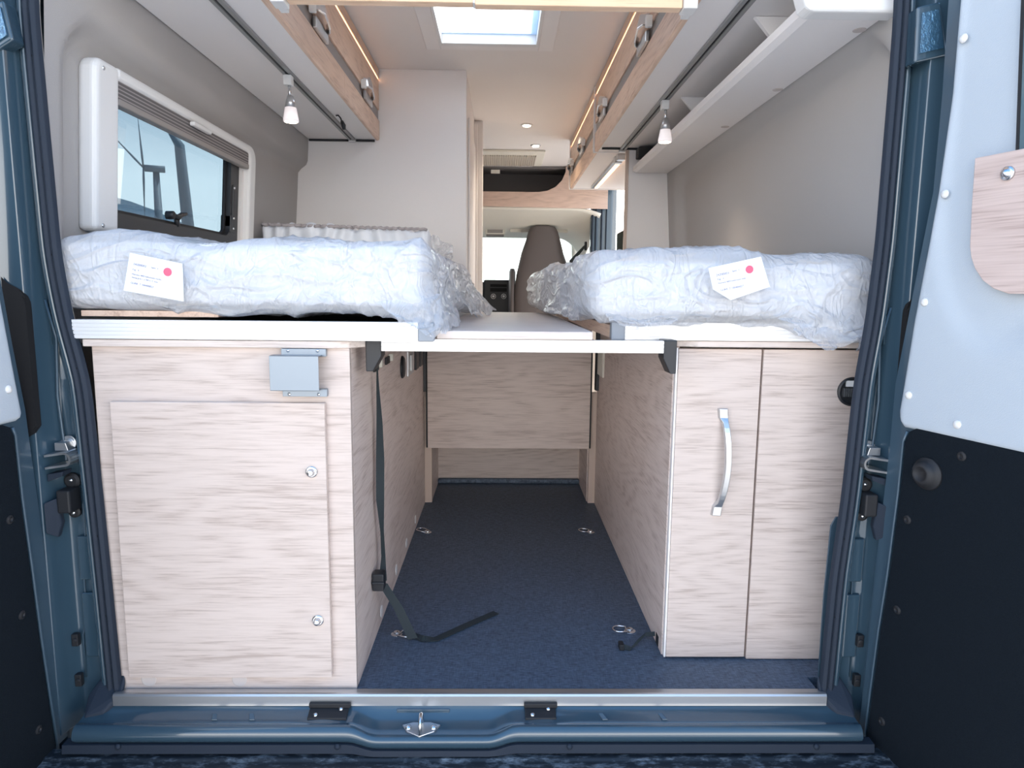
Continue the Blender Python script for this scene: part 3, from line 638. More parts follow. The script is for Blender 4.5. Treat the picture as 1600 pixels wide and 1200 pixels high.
# ------------------------------------------------------------------ skylight
t = st(thing('window_2', 'x', 'x', (0, 1.29, 1.89))); del t['label']; del t['category']
b = B(); ringframe_pts = None
def ring_xy(bm, z0_, z1_, o, i):
    box(bm, o[0], i[0], o[2], o[3], z0_, z1_); box(bm, i[1], o[1], o[2], o[3], z0_, z1_); box(bm, i[0], i[1], o[2], i[2], z0_, z1_); box(bm, i[0], i[1], i[3], o[3], z0_, z1_)
ring_xy(b, 1.8835, 1.8895, (-0.265, 0.262, 1.0, 1.575), (SKX0, SKX1, SKY0, SKY1)); obj('skylight_frame', b, LAM, t, bevel=.003)
b = B(); ring_xy(b, 1.8785, 1.97, (SKX0, SKX1, SKY0, SKY1), (SKX0+.012, SKX1-.012, SKY0+.012, SKY1-.03)); obj('skylight_lining', b, WHITEP, t, bevel=.002)
b = B(); box(b, SKX0+.012, SKX1-.012, SKY0+.012, SKY1-.03, 1.915, 1.919); obj('glass', b, MILK, t)

# ------------------------------------------------------------------ overhead lockers
def handle(par, side, xf, y):
    """lever latch on a locker flap"""
    s = side; b = B(); zc = 1.716
    ky = [(-.085, .006, 0), (-.070, .020, .004), (-.035, .030, .010), (.01, .026, .008), (.045, .024, -.002), (.075, .016, -.010), (.085, .004, -.014)]
    secs = []
    for (dy_, out, dz) in ky:
        hw_ = .024 if abs(dy_) < .06 else .018
        secs.append([V(xf-s*out, y+dy_, zc+dz-hw_), V(xf-s*(out+.005), y+dy_, zc+dz-hw_*.8), V(xf-s*(out*.75+.005), y+dy_, zc+dz+hw_*.8), V(xf-s*out*.75, y+dy_, zc+dz+hw_)])
    loft(b, secs); h = obj('latch_lever', b, CHROME, par, bevel=.001)
    b = B(); box(b, min(xf, xf-s*.012), max(xf, xf-s*.012), y-.06, y+.085, 1.660, 1.694); obj('latch_body', b, STEELM, h, bevel=.003)
    b = B(); box(b, min(xf, xf-s*.020), max(xf, xf-s*.020), y-.100, y-.084, 1.690, 1.724); obj('latch_hook', b, WHITEP, h, bevel=.002)
def locker(label, side, y0, y1, splits, hy, xw, endboard=False, led=True, group=None):
    xf = side*0.513 if side < 0 else 0.507
    s = side
    t = thing('overhead_locker', label, 'cabinet', (s*0.7, (y0+y1)/2, 1.577), 'oak overhead lockers')
    def P(x, z, y): return V(x, y, z)
    # carcass: underside, top, back
    xi, xo = xf+s*.012, s*xw
    b = B(); box(b, min(xi, xo), max(xi, xo), y0, y1, 1.577, 1.593); obj('underside_board', b, LAM, t, bevel=.001)
    xo2 = s*.80; b = B(); box(b, min(xf+s*.016, xo2), max(xf+s*.016, xo2), y0, y1, 1.594, 1.884); obj('carcass', b, LAM, t)
    edges = [y0]+splits+[y1]
    for a, c in zip(edges, edges[1:]):
        ya, yb = a+.0012, c-.0012
        b = B(); pr = [(xf+s*.016, 1.575), (xf+s*.006, 1.575), (xf+s*.001, 1.580), (xf, 1.592), (xf, 1.660), (xf+s*.016, 1.660)]
        prism(b, [V(x, ya, z) for x, z in pr], V(0, yb-ya, 0)); obj('flap_lower', b, W_Y2, t)
        b = B(); box(b, min(xf, xf+s*.016), max(xf, xf+s*.016), ya, yb, 1.708, 1.838); obj('flap_upper', b, W_Y2, t, bevel=.001)
    b = B(); box(b, min(xf+s*.006, xf+s*.0155), max(xf+s*.006, xf+s*.0155), y0, y1, 1.661, 1.707); obj('handle_strip', b, STRIPG, t)
    if led:
        b = B(); box(b, min(xf+s*.002, xf+s*.014), max(xf+s*.002, xf+s*.014), y0, y1-.01, 1.839, 1.845); obj('light_strip', b, LED, t, label='glowing warm light strip')
    b = B(); box(b, min(xf-s*.001, xf+s*.015), max(xf-s*.001, xf+s*.015), y0, y1, 1.846, 1.886); obj('filler_strip', b, W_Y2, t)
    for y in hy: handle(t, s, xf, y)
    if endboard:
        b = B(); pr = [(xf-s*.006, 1.572), (xf-s*.008, 1.59), (xf-s*.008, 1.885), (xo, 1.885), (xo, 1.572)]
        prism(b, [V(x, y1+.001, z) for x, z in pr], V(0, .014, 0)); obj('end_board', b, LAM, t, bevel=.001)
    return t
locker('oak overhead locker above the window and the left mattress', -1, 0.08, 1.848, [1.15], [0.80, 1.54], 0.838)
locker('oak overhead locker above the right mattress, nearer one of the two', 1, 0.08, 2.035, [1.15], [0.87, 1.75], 0.838, endboard=True)
t2 = locker('oak overhead locker farther forward on the right, above the side opening', 1, 2.052, 3.22, [2.86], [2.53, 3.12], 0.88, endboard=True)
b = B(); tube(b, [(0.74, 2.25, 1.566), (0.74, 3.05, 1.566)], 0.006, 8); 
lamp = thing('under_locker_lamp', 'slim lit tube lamp beneath the farther right locker', 'lamp', (0.66, 2.6, 1.57))
b2 = B(); box(b2, 0.632, 0.652, 2.12, 3.12, 1.563, 1.5765); obj('lamp_rail', b2, STEELM, lamp)
b.free(); b = B(); box(b, 0.654, 0.672, 2.2, 3.10, 1.560, 1.570); obj('light_tube', b, LED, lamp)
for y in (2.14, 2.0+.06): 
    b = B(); box(b, 0.626, 0.664, y, y+.05, 1.545, 1.5765); obj('lamp_clip', b, STEELM, lamp, bevel=.002)
# lamp rails and spot lamps
def track(label, x, y0, y1, group='lamp tracks under the lockers'):
    t = thing('lamp_track', label, 'lamp track', (x, (y0+y1)/2, 1.57), group)
    for dx in (-.0095, .0095): bx('track_bar', TRK, t, x+dx-.0055, x+dx+.0055, y0, y1, 1.568, 1.5765)
    bx('track_groove', RUB2, t, x-.004, x+.004, y0, y1, 1.572, 1.5765)
    bx('track_end', STEELM, t, x-.016, x+.016, y1, y1+.02, 1.562, 1.5765, bevel=.003)
track('steel lamp track under the left overhead locker', -0.634, 0.12, 1.815); track('steel lamp track under the right overhead locker', 0.631, 0.12, 1.96)
def spot(label, x, y):
    t = thing('spot_lamp', label, 'lamp', (x, y, 1.568), 'spot lamps hanging from the tracks')
    bx('mount', WHITEP, t, x-.013, x+.013, y-.028, y+.002, 1.535, 1.567, bevel=.003)
    b = B(); tube(b, [(x+.003, y-.015, 1.536), (x+.004, y-.015, 1.500)], .005, 10); obj('neck', b, CHROME, t, smooth=True)
    c = V(x+.005, y-.015, 1.43)
    b = B(); lathe(b, c, (0, 0, 1), [(0.0245, -.006), (0.024, .004), (0.018, .037)], 24); sh = obj('lamp_shade', b, SHADE, t, smooth=True)
    b = B(); lathe(b, c, (0, 0, 1), [(0.0178, .0375), (0.014, .058), (0.009, .074)], 24); obj('lamp_cap', b, STEELM, t, smooth=True)
    b = B(); lathe(b, c, (0, 0, -1), [(0.020, .0062), (0.020, .007), (0.0001, .010)], 24); obj('bulb', b, BULB, t, smooth=True)
    ld = bpy.data.lights.new('spot_glow', 'SPOT'); ld.energy = 4; ld.color = (1, .8, .6); ld.spot_size = 1.9; ld.spot_blend = .8; ld.shadow_soft_size = .012
    lo = bpy.data.objects.new('spot_light', ld); COL.objects.link(lo); lo.location = (0.005, -.015, 1.412-1.568); lo.parent = t
spot('lit spot lamp hanging above the left mattress near the window', -0.634, 0.90)
spot('lit spot lamp hanging above the right mattress beside the open shelf', 0.631, 1.12)
# black gap trim along the partitions
for x0, x1, y in ((-0.835, -0.535, 1.835), (0.53, 0.70, 1.935)):
    b = B(); box(b, x0, x1, y, y+.012, 1.568, 1.576); tag(obj('dark_rail', b, RUB2), 'thin dark rail where the %s locker meets the partition' % ('left' if x0 < 0 else 'right'), 'rail', 'dark rails at the partitions')
t = thing('black_cable', 'short black cable end hanging from the left locker underside', 'cable', (-0.58, 1.4, 1.56))
b = B(); tube(b, [(-0.605, 1.40, 1.572), (-0.595, 1.395, 1.572), (-0.585, 1.39, 1.560), (-0.578, 1.385, 1.540)], .003, 8); tube(b, [(-0.580, 1.387, 1.548), (-0.572, 1.38, 1.530), (-0.570, 1.38, 1.515)], [.006, .009, .006], 8); obj('cable', b, RUB2, t, smooth=True)

# rear wooden cross beam
t = thing('cross_beam', 'oak cross beam with white end brackets joining both overhead lockers', 'beam', (0, 0.3, 1.55))
bx('beam_board', W_BEAM, t, -0.452, -0.0175, 0.28, 0.31, 1.553, 1.70, bevel=.002); bx('beam_board', W_BEAM, t, -0.0125, 0.474, 0.28, 0.31, 1.549, 1.70, bevel=.002)
bx('joint_strip', WHITEP, t, -0.0175, -0.0125, 0.279, 0.31, 1.552, 1.70)
for s, x in ((-1, -0.453), (1, 0.475)):
    b = B(); box(b, min(x, x+s*.033), max(x, x+s*.033), 0.27, 0.315, 1.545, 1.70); box(b, min(x+s*.014, x+s*.034), max(x+s*.014, x+s*.034), 0.316, 0.36, 1.553, 1.573); obj('end_bracket', b, WHITEP, t, bevel=.002)

# open shelf under the right locker
t = thing('open_shelf', 'long pale open shelf along the right wall with slanted dividers', 'shelf', (0.76, 1.0, 1.46))
b = B(); prism(b, [V(0.696, 0.10, 1.460), V(0.680, 0.10, 1.468), V(0.680, 0.10, 1.488), V(0.690, 0.10, 1.490), V(0.700, 0.10, 1.475), V(0.846, 0.10, 1.475), V(0.846, 0.10, 1.460)], V(0, 1.835, 0)); obj('shelf_board', b, LAM, t)
for y in (0.39, 1.09):
    b = B(); prism(b, [V(0.685, y, 1.576), V(0.838, y, 1.576), V(0.838, y, 1.4755), V(0.775, y, 1.4755), V(0.735, y, 1.520)], V(0, .014, 0)); obj('divider', b, LAM, t)
for u, v in ((1343, 47), (1298, 24), (1355, 23), (1215, 140), (1133, 198)):
    c = bp(u, v, 'z', 1.46); b = B(); lathe(b, c, (0, 0, -1), [(0.014, 0), (0.014, .001), (0.0125, .0016)], 24); obj('cover_cap', b, CAPW, t)
b = B(); box(b, 0.69, 0.80, 1.86, 1.93, 1.52, 1.566); tag(obj('power_socket_block', b, RUB2, bevel=.004), 'black socket block at the far end of the open shelf', 'socket')
b = B(); prism(b, [V(0.625, 0.03, 1.56), V(0.66, 0.03, 1.458), V(0.672, 0.03, 1.449), V(0.88, 0.03, 1.449), V(0.88, 0.03, 1.56)], V(0, .05, 0))
tag(obj('white_housing', b, WHITEP, bevel=.008, seg=3), 'white plastic housing at the top right corner of the rear opening', 'cover')

# ------------------------------------------------------------------ ceiling lights, vent
for i, (u, v) in enumerate(((823, 195), (837, 227))):
    c = bp(u, v, 'z', 1.889); t = thing('ceiling_light', ['round lit ceiling downlight, nearer to the skylight', 'round lit ceiling downlight, nearer to the driving cab'][i], 'ceiling light', (c.x, c.y, 1.89), 'ceiling downlights')
    b = B(); lathe(b, (c.x, c.y, 1.8898), (0, 0, -1), [(0.036, 0), (0.034, .005), (0.026, .006)], 28); obj('bezel', b, [WHITEP, CHROME][i], t, smooth=True)
    b = B(); lathe(b, (c.x, c.y, 1.8835), (0, 0, -1), [(0.025, 0), (0.022, .004), (0.0001, .006)], 28); obj('bulb', b, BULB, t, smooth=True)
    ld = bpy.data.lights.new('downlight_glow', 'SPOT'); ld.energy = 26; ld.color = (1, .82, .62); ld.spot_size = 2.2; ld.spot_blend = .8; ld.shadow_soft_size = .03
    lo = bpy.data.objects.new('downlight', ld); COL.objects.link(lo); lo.location = (0, 0, -.012); lo.parent = t
t = thing('air_vent', 'beige slatted air vent in the ceiling before the cab', 'vent', (0.1, 3.95, 1.89))
b = B(); c0 = bp(752, 237, 'z', 1.885); box(b, -0.13, 0.36, 3.55, 4.08, 1.872, 1.889); obj('vent_frame', b, CREAM, t, bevel=.006)
b = B()
for k in range(26): box(b, -0.12+k*.0165, -0.112+k*.0165, 3.66, 4.05, 1.864, 1.8715)
obj('vent_slats', b, BEIGE, t)
bx('vent_light_row', WHITEP, t, -0.12, 0.29, 4.052, 4.058, 1.864, 1.870)

# ------------------------------------------------------------------ cab shelf, headliner, windscreen, seat, dashboard
YC = 4.14
t = thing('cab_shelf', 'oak fascia with a dark curved recess above the driving cab', 'shelf', (0.3, YC, 1.6))
b = B(); c = [bp(u, v, 'y', YC) for u, v in ((884, 268), (878, 282), (868, 292), (855, 298), (842, 300))]
zt = 1.885; zbL = bp(760, 321, 'y', YC).z; zbR = bp(922, 326, 'y', YC).z; zr = c[-1].z
prism(b, [V(-0.5, YC, zbL), V(0.90, YC, zbR), V(0.90, YC, zt), V(c[0].x, YC, zt)] + [V(q.x, YC, q.z) for q in c] + [V(-0.5, YC, zr)], V(0, .02, 0))
obj('fascia', b, wood('oak_cab_fascia', 'x', light=(0.72, 0.53, 0.43), dark=(0.52, 0.36, 0.28), off=2), t, bevel=.001)
b = B(); box(b, -0.5, 0.62, 4.45, 4.46, zr-.02, 1.885); box(b, -0.5, 0.62, 4.165, 4.45, 1.872, 1.886); box(b, -0.5, 0.62, 4.16, 4.45, zr-.02, zr-.005); box(b, .62, .63, 4.16, 4.46, zr-.02, 1.885); obj('recess_lining', b, DGREY, t)
bx('recess_knob', CREAM, t, *(lambda a, b_: (a.x, b_.x, 4.13, 4.139, b_.z, a.z))(bp(767, 265, 'y', 4.13), bp(781, 271, 'y', 4.13)), bevel=.003)
# headliner as a lofted shell
def hl(u, v):
    x = -0.85+1.70*u; y = 4.165+1.15*v
    z = (zbL-.01) - 0.07*sstep(0, .45, v) - 0.07*v - 0.16*max(0, (abs(x)-.60)/.25)**2*(.3+v)
    return V(x, y, z)
b = B(); grid(b, hl, lin(0, 1, 40), lin(0, 1, 24)); st(obj('trim_headliner', b, CREAM, smooth=True, solid=.02))
b = B(); box(b, -0.9, 0.9, 4.48, 5.6, 1.70, 1.74); st(obj('trim_cab_roof', b, PAINT))
ZW = 0.88182
b = B(); box(b, -0.88, 0.88, 5.25, 5.5, 0.0, 0.90); box(b, -0.88, 0.88, 5.5, 6.0, 0.0, 0.93)
st(obj('trim_firewall', b, BLACKP, bevel=.03))
for s in (-1, 1):
    b = B(); tube(b, [(s*.90, 4.62, 1.42), (s*.86, 5.20, 1.36), (s*.80, 5.35, 1.42)], .04, 10); tube(b, [(s*.77, 5.33, 1.45), (s*.84, 5.90, .98)], .035, 10); st(obj('trim_cab_pillar', b, CREAM, smooth=True))
b = B(); tube(b, [(-.85, 5.33, 1.45), (-.3, 5.36, 1.47), (.3, 5.36, 1.47), (.85, 5.33, 1.45)], .03, 10); st(obj('trim_windscreen_top', b, CREAM, smooth=True))
b = B(); prism(b, [V(-.85, 5.36, 1.46), V(.85, 5.36, 1.46), V(.88, 5.95, .94), V(-.88, 5.95, .94)], V(0, .006, .004)); st(obj('window_3', b, GLASSC))
t = thing('dashboard', 'black dashboard with two round control knobs seen past the seat', 'dashboard', (0, 5.1, 0.6))
YD = 5.10; P = lambda u, v: bp(u, v, 'y', YD)
a = P(752, 437); b_ = P(840, 500)
b = B(); box(b, -0.80, 0.80, YD, 5.24, 0.55, a.z-.02); box(b, P(756, 440).x, P(800, 440).x, YD-.03, YD+.1, 0.62, a.z); obj('dash_body', b, BLACKP, t, bevel=.012)
b = B(); A, C = P(766, 444), P(792, 447); box(b, A.x, C.x, YD-.036, YD-.0305, C.z-.01, A.z); A, C = P(766, 450), P(792, 456); box(b, A.x, C.x, YD-.036, YD-.0305, C.z, A.z); obj('dash_screen', b, DARKV, t, bevel=.002)
for u in (771, 787):
    c = P(u, 463); b = B(); tube(b, [c+V(.022*math.cos(k*PI/9), -.045, .022*math.sin(k*PI/9)) for k in range(18)], .0028, 6, closed=True); lathe(b, c+V(0, -.03, 0), (0, -1, 0), [(.012, 0), (.011, .02), (.006, .022)], 16); obj('control_knob', b, STEELM, t, smooth=True)
# seat
t = thing('passenger_seat', 'taupe high back cab seat with a tapered headrest', 'seat', (0.39, 4.55, 0.3))
YS = 4.55
prof = [(352, 826+8, 862), (355, 829, 869), (361, 826, 873), (375, 822, 877), (395, 815, 882), (412, 811, 888), (430, 807, 893), (455, 804, 897), (480, 803, 899), (520, 803, 900), (600, 806, 898)]
secs = []
for v, ul, ur in prof:
    A, C = bp(ul, v, 'y', YS), bp(ur, v, 'y', YS); cx = (A.x+C.x)/2; hw = (C.x-A.x)/2; z = (A.z+C.z)/2
    th = .05 if v < 360 else .075; yo = YS + .06*(v-352)/150
    if v == 352: th, hw = .03, hw*.75
    secs.append([V(cx+hw*math.copysign(abs(math.cos(k*PI/10))**.55, math.cos(k*PI/10)), yo+th+th*math.copysign(abs(math.sin(k*PI/10))**.7, math.sin(k*PI/10)), z) for k in range(20)])
b = B(); loft(b, secs); obj('backrest', b, TAUPE, t, smooth=True)
b = B(); loft(b, [[V(0.150+.030*math.cos(k*PI/6), YS+.2+(.13)*math.sin(k*PI/6), z) if z not in (.69, 1.10) else V(0.150+.020*math.cos(k*PI/6), YS+.2+(.09)*math.sin(k*PI/6), z) for k in range(12)] for z in (.69, .72, 1.07, 1.10)]); obj('armrest', b, TAUPE, t, smooth=True)
b = B(); box(b, 0.17, 0.62, 4.62, 5.05, 0.42, 0.58); obj('seat_cushion', b, TAUPE, t, bevel=.04, seg=4); bx('seat_base', BLACKP, t, 0.2, 0.6, 4.6, 5.0, 0.0, 0.41)
b = B(); A = bp(914, 384, 'y', 4.5); C = bp(893, 408, 'y', 4.5)
prism(b, [A+V(0, 0, .012), A+V(.006, 0, -.01), C+V(-.02, 0, -.055), C+V(-.02, 0, .005)], V(0, .004, 0)); tag(obj('seat_belt', b, WEB), 'black seat belt running from the cab pillar to the seat', 'seat belt')
b = B(); box(b, A.x-.005, A.x+.018, 4.49, 4.53, A.z-.04, A.z+.035); tag(obj('belt_anchor', b, BLACKP, bevel=.008), 'black belt anchor high on the cab pillar', 'belt anchor')
A, C = bp(797, 350, 'y', 4.75), bp(887, 362, 'y', 4.75); b = B(); box(b, A.x, C.x, 4.75, 4.765, C.z-.01, A.z); tag(obj('sun_visor', b, CREAM, bevel=.005), 'folded cream sun visor above the windscreen', 'sun visor')
A, C = bp(758, 352, 'y', 4.8), bp(789, 366, 'y', 4.8); t = thing('dome_lamp', 'cream and grey interior lamp on the cab headliner', 'lamp', ((A.x+C.x)/2, 4.8, C.z)); bx('housing', CREAM, t, A.x, C.x, 4.8, 4.9, C.z, A.z+.02, bevel=.006); bx('lens', STRIPG, t, A.x+.02, C.x-.02, 4.795, 4.7995, C.z+.01, A.z-.01)
bx('lamp_shadow_strip', DGREY, t, A.x+.01, C.x-.01, 4.81, 4.9, C.z-.015, C.z-.0005)  # dark strip stands in for the shadow under the lamp housing
A, C = bp(965, 362, 'y', 2.7), bp(983, 394, 'y', 2.7); b = B(); prism(b, [V(A.x, 2.7, .861), V(C.x+.05, 2.7, .861), V(C.x+.05, 2.7, A.z+.06), V(C.x, 2.7, A.z+.03), V(A.x, 2.7, A.z-.01)], V(0, .03, 0))
o = obj('kitchen_flap', b, simple('dark_green_gloss', (.035, .055, .055), .25), bevel=.004); tag(o, 'dark glossy flap standing upright before the side opening', 'flap')

# ------------------------------------------------------------------ lashing rings and straps on the floor
def ring(label, x, y, rz):
    t = thing('lashing_ring', label, 'lashing ring', (x, y, 0.0), 'steel lashing rings on the garage floor'); t.rotation_euler = (0, 0, rz); t.scale = (.8, .8, .8)
    L = Vector((x, y, 0))
    b = B(); lathe(b, L+V(0, 0, .0002), (0, 0, 1), [(0.019, 0), (0.019, .002), (0.010, .004), (0.010, .009), (0.007, .011), (0.0001, .0115)], 28); obj('mount_plate', b, CHROME, t, smooth=True, bevel=.0005)
    b = B(); pts = [L+V(-.012, -.018, .006), L+V(-.03, -.020, .008)] + [L+V(-.035-.022*math.sin(k*PI/8), -.020*math.cos(k*PI/8), .008) for k in range(9)] + [L+V(-.03, .020, .008), L+V(-.012, .018, .006)]
    tube(b, pts, .0028, 8, closed=True); obj('pull_ring', b, CHROME, t, smooth=True)
for (u, v), rz, lb in (((620, 991), PI-.35, 'steel lashing ring on the floor under the long strap, near left'), ((668, 832), -.5, 'steel lashing ring far back on the left of the garage floor'),
                   ((923, 832), -.3, 'steel lashing ring far back on the right of the garage floor'), ((984, 986), 0.0, 'steel lashing ring near the front right cabinet corner')):
    c = bp(u, v, 'z', 0.0); ring(lb, c.x, c.y, rz)
t = thing('luggage_strap', 'long black webbing strap with buckle hanging down and trailing over the floor', 'strap', (-0.24, 0.3, 0))
def strip(bm, pts, th=.0015):
    """pts: (centre, width vector)"""
    secs = []
    for i, (c, wv) in enumerate(pts):
        c = Vector(c); wv = Vector(wv); a = Vector(pts[max(0, i-1)][0]); b2 = Vector(pts[min(len(pts)-1, i+1)][0])
        n = (b2-a).cross(wv); n.normalize(); n *= th/2
        secs.append([c-wv/2-n, c+wv/2-n, c+wv/2+n, c-wv/2+n])
    loft(bm, secs)
def seq(keys, n):
    out = []
    for i in range(n+1):
        q = i/n*(len(keys)-1); k = min(int(q), len(keys)-2); f = q-k; f = f*f*(3-2*f) if False else f
        out.append((Vector(keys[k][0]).lerp(Vector(keys[k+1][0]), f), Vector(keys[k][1]).lerp(Vector(keys[k+1][1]), f)))
    return out
XS = -0.243
def sp(u, v): return bp(u, v, 'x', XS)
keys = [(sp(589, 556), (.0, .004, 0)), (sp(590, 600), (.004, .006, 0)), (sp(593, 660), (.012, .012, 0)), (sp(594, 720), (.018, .012, 0)), (sp(594, 780), (.018, .010, 0)), (sp(597, 830), (.006, .01, 0)), (sp(599, 870), (.008, .01, 0)), (sp(598, 908), (.02, .006, 0))]
b = B(); strip(b, seq(keys, 40)); obj('strap_web', b, WEB, t, smooth=False)
g1 = sp(598, 912); g3 = bp(645, 998, 'z', .006)
gm = g1.lerp(g3, .5)+V(0.0, 0, .012)
b = B(); strip(b, seq([(g1, (.022, .004, 0)), (gm, (.024, .004, 0)), (g3, (.024, .008, 0))], 20)); obj('strap_web', b, WEB, t)
h = [bp(u, v, 'z', .003) for u, v in ((640, 990), (660, 1001), (680, 999), (705, 988), (740, 972), (775, 957))]
def side(i): 
    a = h[max(0, i-1)]; c = h[min(len(h)-1, i+1)]; d_ = (c-a).normalized(); return V(-d_.y, d_.x, 0)*.022
ks = [(h[i], side(i)) for i in range(len(h))]; ks[0] = (h[0], (.02, .01, .0)); ks[1] = (h[1]+V(0, 0, .006), (.004, .014, .008))
b = B(); strip(b, seq(ks, 40)); obj('strap_end', b, WEB, t)
b = B(); c = sp(594, 906); box(b, c.x-.016, c.x+.012, c.y-.02, c.y+.015, c.z-.022, c.z+.022); box(b, c.x-.018, c.x+.014, c.y-.024, c.y-.018, c.z-.004, c.z+.004); obj('strap_buckle', b, BLACKP, t, bevel=.003)
t = thing('short_strap', 'short black strap lying curled at the foot of the right cabinet', 'strap', (0.42, 0.22, 0))
h = [bp(u, v, 'z', .004) for u, v in ((972, 1012), (985, 1014), (996, 1006), (1008, 998), (1028, 998))]
b = B(); strip(b, seq([(h[0]+V(0, 0, .004), (0, .006, .012)), (h[1], (.006, .012, .003)), (h[2]+V(0, 0, .006), (.004, .01, .008)), (h[3]+V(0, 0, .012), (.004, .008, .006)), (h[4]+V(0, 0, .014), (0, .006, .01))], 24)); obj('strap_web', b, WEB, t)
b = B(); box(b, h[0].x-.008, h[0].x+.004, h[0].y-.01, h[0].y+.014, 0.0005, .016); obj('strap_end', b, RUB2, t, bevel=.002)
b = B(); box(b, 0.4545, 0.4560-.0005, 0.19, 0.215, .004, .03); obj('wall_slot', b, RUB2, t)

# ------------------------------------------------------------------ rear frame: pillars, seal, sill, bumper
def lerp_tab(tab, z):
    if z <= tab[0][0]: return tab[0][1]
    for (a, b_), (c, d_) in zip(tab, tab[1:]):
        if z <= c: return b_+(d_-b_)*(z-a)/(c-a)
    return tab[-1][1]
LX = [(-.02, .777), (.27, .784), (.45, .789), (.69, .797), (.83, .824), (.95, .837), (1.18, .841), (1.43, .845), (1.75, .80)]
RX = [(-.02, .775), (.27, .781), (.45, .793), (.70, .801), (.83, .815), (.99, .823), (1.32, .824), (1.46, .823), (1.75, .79)]
ZS = lin(-0.085, 1.74, 62)
def sweep(bm, side, tab, prof, zs=ZS, wob=0):
    secs = []
    for z in zs:
        X = lerp_tab(tab, z); X = X*.6+.2*lerp_tab(tab, z-.04)+.2*lerp_tab(tab, z+.04)
        secs.append([V(side*((X+x) if not absx else x), y, z) for x, y, absx in prof])
    loft(bm, secs)
for side, tab, nm in ((-1, LX, 'trim_left_pillar'), (1, RX, 'trim_right_pillar')):
    k = 0.0 if side > 0 else 0.012
    prof = [(.030, .03, 0), (.030, .006, 0), (.036, .000, 0), (.044, .004, 0), (.054, .030, 0), (.066, .034, 0), (.867+k, .030, 1), (.874+k, .018, 1), (.880+k, .0, 1), (.885+k, -.028, 1), (.955, -.030, 1), (.99, -.02, 1), (.99, .06, 1), (.93, .06, 1)]
    b = B(); sweep(b, side, tab, prof); pl = st(obj(nm, b, PAINT, smooth=False, bevel=.004))
    for f in pl.data.polygons: f.use_smooth = True
    # inner flange covered by trim
    b = B(); sweep(b, side, tab, [(.008, .013, 0), (.014, .030, 0), (.038, .066, 0), (.935, .068, 1), (.935, .062, 1), (.0295, .032, 0), (.0295, .013, 0)], zs=lin(.80, 1.74, 40)); obj('upper_lining', b, WALLF, pl, smooth=False, label='pale lining behind the seal')
    b = B(); sweep(b, side, tab, [(.012, .013, 0), (.044, .066, 0), (.935, .068, 1), (.935, .062, 1), (.0295, .032, 0), (.0295, .013, 0)], zs=lin(-.02, .80, 30)); obj('inner_flange', b, PAINT2 if side > 0 else RUB2, pl)
    # stepped seam bead
    b = B()
    zz = [0.02, .12, .16, .30, .33, .42, .445, .52]
    xx = [.858, .858, .846, .846, .836, .836, .828, .828]
    tube(b, [V(side*(x+k), .0285, z) for x, z in zip(xx, zz)], .0018, 6); obj('seam_bead', b, PAINT2, pl, smooth=True)
    b = B(); tube(b, [V(side*(.835+k), .027, .52), V(side*(.862+k), .022, .56), V(side*(.866+k), .020, .66), V(side*(.860+k), .022, .78), V(side*(.872+k), .014, .86)], .003, 6); obj('seam_bead', b, PAINT2, pl, smooth=True)
    # black slot behind the door edge
    b = B(); zs_ = lin(.565, .905, 28)
    def slot_pt(z, q):
        q0 = 0.50+.50*sstep(.84, .905, z)**2
        q0 = max(q0, .9*(1-sstep(.565, .64, z)))
        q = q0+(1-q0)*q
        P3 = [(.872, .019), (.8795, .0), (.884, -.0285), (.925, -.0315)]; L3 = q*3; i_ = min(int(L3), 2); f_ = L3-i_
        return V(side*(P3[i_][0]+(P3[i_+1][0]-P3[i_][0])*f_+k*(i_ < 3) - .0015), P3[i_][1]+(P3[i_+1][1]-P3[i_][1])*f_-.0015, z)
    grid(b, lambda z, q: slot_pt(z, q), zs_, lin(0, 1, 10)); obj('dark_slot', b, DARKV, pl)
    for zc_, hh in ((.145, .075), (.30, .05)):
        b = B(); box(b, min(side*.832, side*.8645), max(side*.832, side*.8645), .0235, .031, zc_-hh, zc_+hh); obj('stamped_pad', b, PAINT, pl, bevel=.004, seg=3)
    b = B(); prism(b, [V(side*.772, -.006, .004), V(side*.772, .01, .035), V(side*.825, .02, .035), V(side*.845, -.01, .0), V(side*.835, -.045, -.028), V(side*.80, -.035, -.024)], V(0, .0, -.02)); obj('corner_boot', b, RUB, pl, bevel=.004)
    # seal
    b = B()
    sweep(b, side, tab, [(0, .006, 0), (.003, -.004, 0), (.010, -.008, 0), (.015, -.004, 0), (.0165, -.001, 0), (.018, -.004, 0), (.024, -.007, 0), (.030, -.002, 0), (.031, .012, 0), (.004, .012, 0)], zs=lin(0.0, 1.73, 60))
    sl = st(obj('trim_seal_left' if side < 0 else 'trim_seal_right', b, RUB, bevel=.0015))
    for z in (.18, .36, .56, .72, .95, 1.12, 1.33):
        X = lerp_tab(tab, z)+.0165; b = B(); lathe(b, (side*X, -.0015, z), (0, -1, 0), [(.0022, 0), (.0022, .0012)], 8); obj('seal_pin', b, DARKV, sl)
    # check strap bracket
    t = thing('door_check_bracket', 'zinc plated looped bracket on the %s door pillar' % ('left' if side < 0 else 'right'), 'bracket', (side*.85, .02, .53), 'zinc door check brackets')
    b = B(); X = side*(.826+k); x2 = side*(.878+k)
    loop = []
    for kk in range(9): loop.append((X + side*.012 - side*.012*math.sin(kk*PI/8), .531+.013*math.cos(kk*PI/8)))
    pts = [V(x2, -.02, .538)] + [V(x, -.02, z) for x, z in loop] + [V(x2, -.02, .512)]
    for (a, c) in zip(pts, pts[1:]):
        d_ = (c-a).normalized(); n_ = V(-d_.z, 0, d_.x)*.0022
        prism(b, [a-n_, c-n_, c+n_, a+n_], V(0, .045, 0))
